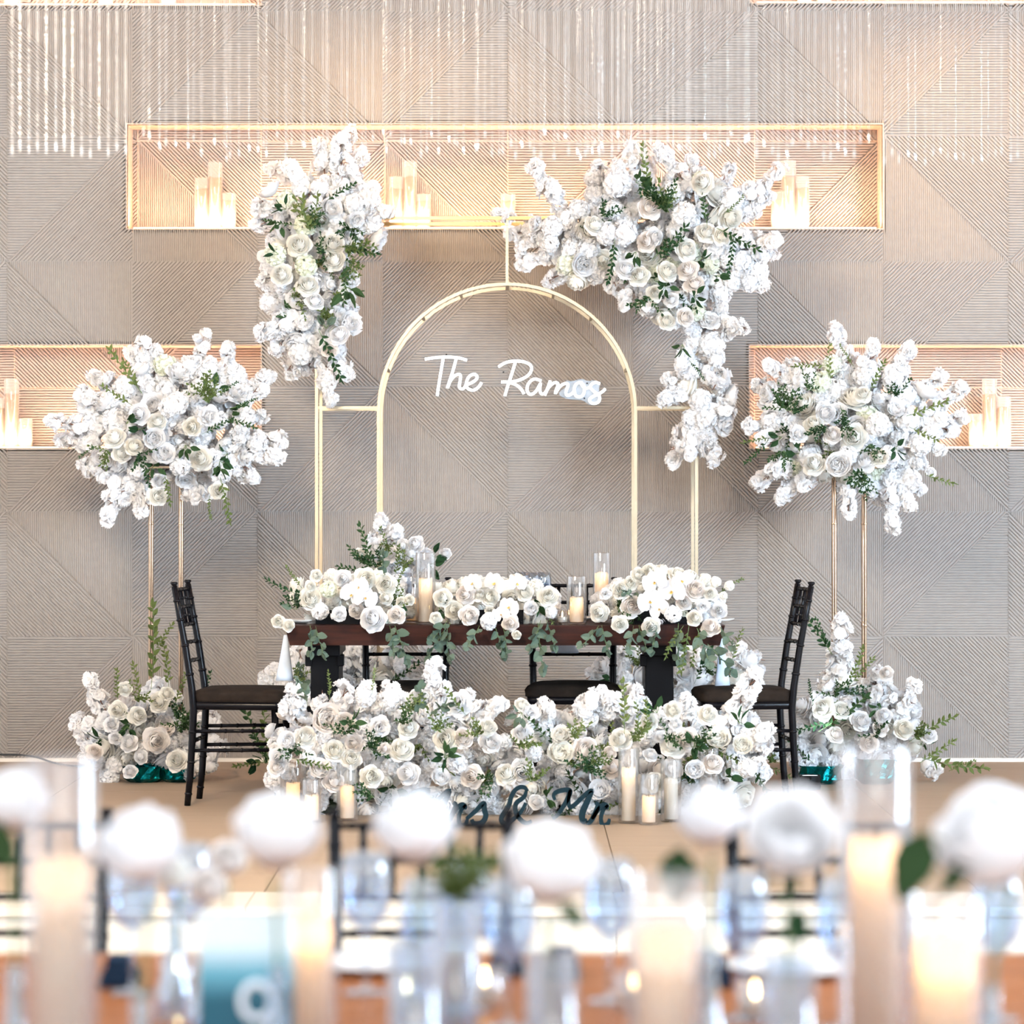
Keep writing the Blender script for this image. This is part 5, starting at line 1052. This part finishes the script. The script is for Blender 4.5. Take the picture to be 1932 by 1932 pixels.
guest_rose(525, 1568, 4.9, 84, (.15, -.45, 1), 'blurred white rose above the teal number card', vlabel=V_+'rose above the number card')
guest_rose(782, 1560, 4.9, 82, (-.1, -.4, 1), 'blurred white rose hiding the start of the Mrs sign', tall=True, vlabel=V_+'rose in front of the Mrs sign')
guest_rose(1040, 1628, 4.8, 92, (.15, -.45, 1), 'blurred white rose below the ampersand sign', leaves=((1082, 1728, .045, .025, .4, -.6),), tall=True, vlabel=V_+'rose below the ampersand')
guest_rose(1338, 1540, 5.1, 66, (-.1, -.5, 1), 'blurred white rose with a big dark leaf hanging below', leaves=((1276, 1655, .085, .058, -.1, -1),), vlabel=V_+'rose with the big hanging leaf')
guest_rose(1488, 1600, 4.7, 112, (0, -.8, .6), 'biggest blurred white bloom on the guest table', kind='peony', leaves=((1505, 1750, .055, .032, .1, -1),), tall=True, vlabel=V_+'biggest white bloom')
guest_rose(1868, 1580, 4.7, 110, (-.55, -.6, .8), 'blurred tilted white rose at the right picture edge', leaves=((1720, 1635, .10, .062, -.35, -.9), (1805, 1650, .07, .03, -.6, -.7)), vlabel=V_+'tilted rose at the right edge')
guest_rose(430, 1620, 5.5, 36, (.1, -.8, .5), 'small blurred blush rosebud beside the rose above the card', 'petal_blush', vlabel=V_+'upper small blush rosebud')
guest_rose(392, 1672, 5.4, 38, (-.1, -.8, .5), 'lower small blurred blush rosebud before the stage edge', 'petal_blush', vlabel=V_+'lower small blush rosebud')
guest_rose(330, 1650, 5.6, 34, (-.2, -.8, .5), 'small blurred cream bud half behind the bigger rose', 'petal_cream', vlabel=V_+'cream bud half behind a rose')
# green filler in vases
tag(obj('bud_vase', TALLV, None, base_pt(860, 5.3, GZ)), 'clear glass bud vase under the pale green filler sprig', 'vase', 'glass bud vases on the guest table')
b0 = base_pt(860, 5.3, GZ+.013); a = Arr('greenery_bundle', 'blurred pale green filler sprig between two guest table roses', 'greenery', b0)
for x in (845, 860, 875): a.green('bunch', 858, 1700, x, 1640, 5.3, 'leaf_olive')
build('stem', MB().tube([(0, 0, 0), (0, 0, W(0, 1690, 5.3).z-GZ-.013)], .003, 6), 'stem', a.o)
# tall hurricanes and candles
def gh(px, Y, cr, ctop, gr, gtop, where, lit=.05): hurricane(px, Y, GZ, cr, ctop, gr, gtop, where, 'on the guest table', lit)
gh(115, 4.75, 50, 1615, 68, 1432, 'on the guest table, broad blurred one by the left edge', .12)
gh(585, 5.2, 38, 1722, 52, 1640, 'on the guest table right behind the number card', .35)
gh(1256, 4.7, 56, 1745, 74, 1650, 'on the guest table, pale blurred one below the big leaf', .10)
gh(1650, 5.3, 46, 1582, 68, 1410, 'on the guest table, tallest blurred one with a glowing top', .40)
gh(1782, 4.8, 57, 1768, 74, 1690, 'on the guest table, short glowing one at the right', .50)
# number card
cp = W(465, 1825, 4.95); cw = 90*4.95/F; chh = cp.z-GZ
card = thing('number_card', 'teal and pale blue table number card printed with a white 9', 'card', (cp.x, 4.95, GZ))
zt = W(0, 1722, 4.95).z-GZ
build('card_sheet', MB().box(-cw, cw, -.0015, .0015, .004, zt), 'card_print', card)
build('card_stand', MB().box(-cw*.8, cw*.8, -.02, .02, 0, .008), 'clear_glass', card)
c9 = W(485, 1888, 4.95)-Vector(card.location); r9 = 27*4.95/F; mb = MB()
ring = [(c9.x+r9*1.05*math.cos(t), -.003, c9.z+r9*1.25*math.sin(t)) for t in [2*PI*k/24 for k in range(25)]]
mb.tube(ring, .0058, 6); mb.tube(smooth([(c9.x+r9*1.05, -.003, c9.z), (c9.x+r9*1.0, -.003, c9.z-r9*1.6), (c9.x+r9*.2, -.003, c9.z-r9*2.9)], 2), .0058, 6)
build('numeral', mb, 'card_ink', card)
# glasses, napkins, plates, votives
k = 0
for px, Y, w in ((355, 6.05, 'blurred wine glass beside the number card'), (805, 5.5, 'blurred wine glass below the rose hiding the Mrs sign'), (880, 5.7, 'blurred wine glass beside the green filler sprig'), (960, 5.5, 'blurred wine glass left of the rose below the ampersand'), (690, 5.9, 'blurred wine glass behind the candle by the card'), (1150, 5.8, 'blurred wine glass between the ampersand rose and the big leaf'), (1400, 5.6, 'blurred wine glass left of the biggest bloom'), (1590, 5.5, 'blurred wine glass right of the biggest bloom'), (1880, 5.6, 'blurred wine glass at the right picture edge'), (250, 5.9, 'blurred wine glass below the rose by the tall cylinder')):
    o = obj('wine_glass', GOBM, None, base_pt(px, Y, GZ)); o.scale = (1.1, 1.1, 1.15); tag(o, w, 'glass', 'wine glasses on the guest table')
for px, Y, w in ((955, 6.15, 'folded dark navy napkin on the guest table, left of the ampersand rose'), (1062, 6.1, 'folded dark navy napkin on the guest table under the ampersand rose'), (1345, 6.0, 'folded dark navy napkin on the guest table near the biggest bloom'), (225, 6.0, 'folded dark navy napkin on the guest table by the tall cylinder')):
    mb = MB().box(-.032, .032, -.05, .05, 0, .012).box(-.028, .030, -.046, .046, .012, .028).box(-.020, .022, -.04, .04, .028, .05)
    o = build('folded_napkin', mb, 'dark_napkin', None, base_pt(px, Y, GZ+.001)); bevel_mesh(o.data, .004, 2); tag(o, w, 'napkin', 'navy napkins on the guest table')
for px, Y, w in ((767, 5.65, 'lit votive on the guest table under the Mrs-side rose'), (915, 5.75, 'lit votive on the guest table beside the navy napkins'), (1425, 5.6, 'lit votive on the guest table by the biggest bloom'), (335, 5.9, 'lit votive on the guest table by the number card'), (1195, 5.7, 'lit votive on the guest table before the pale broad candle')):
    votive(base_pt(px, Y, GZ), .03, .065, w, 'votives on the guest table')
for px, Y, w in ((700, 6.2, 'white plate on the far side of the guest table behind the card'), (1500, 6.15, 'white plate on the far side of the guest table behind the biggest bloom')):
    o = tag(build('plate', MB().lathe([(.0005, .004), (.07, .0), (.09, .004), (.13, .016), (.129, .019), (.09, .008), (.0005, .007)], 28), 'porcelain', None, base_pt(px, Y, GZ), True), w, 'plate', 'plates on the guest table')
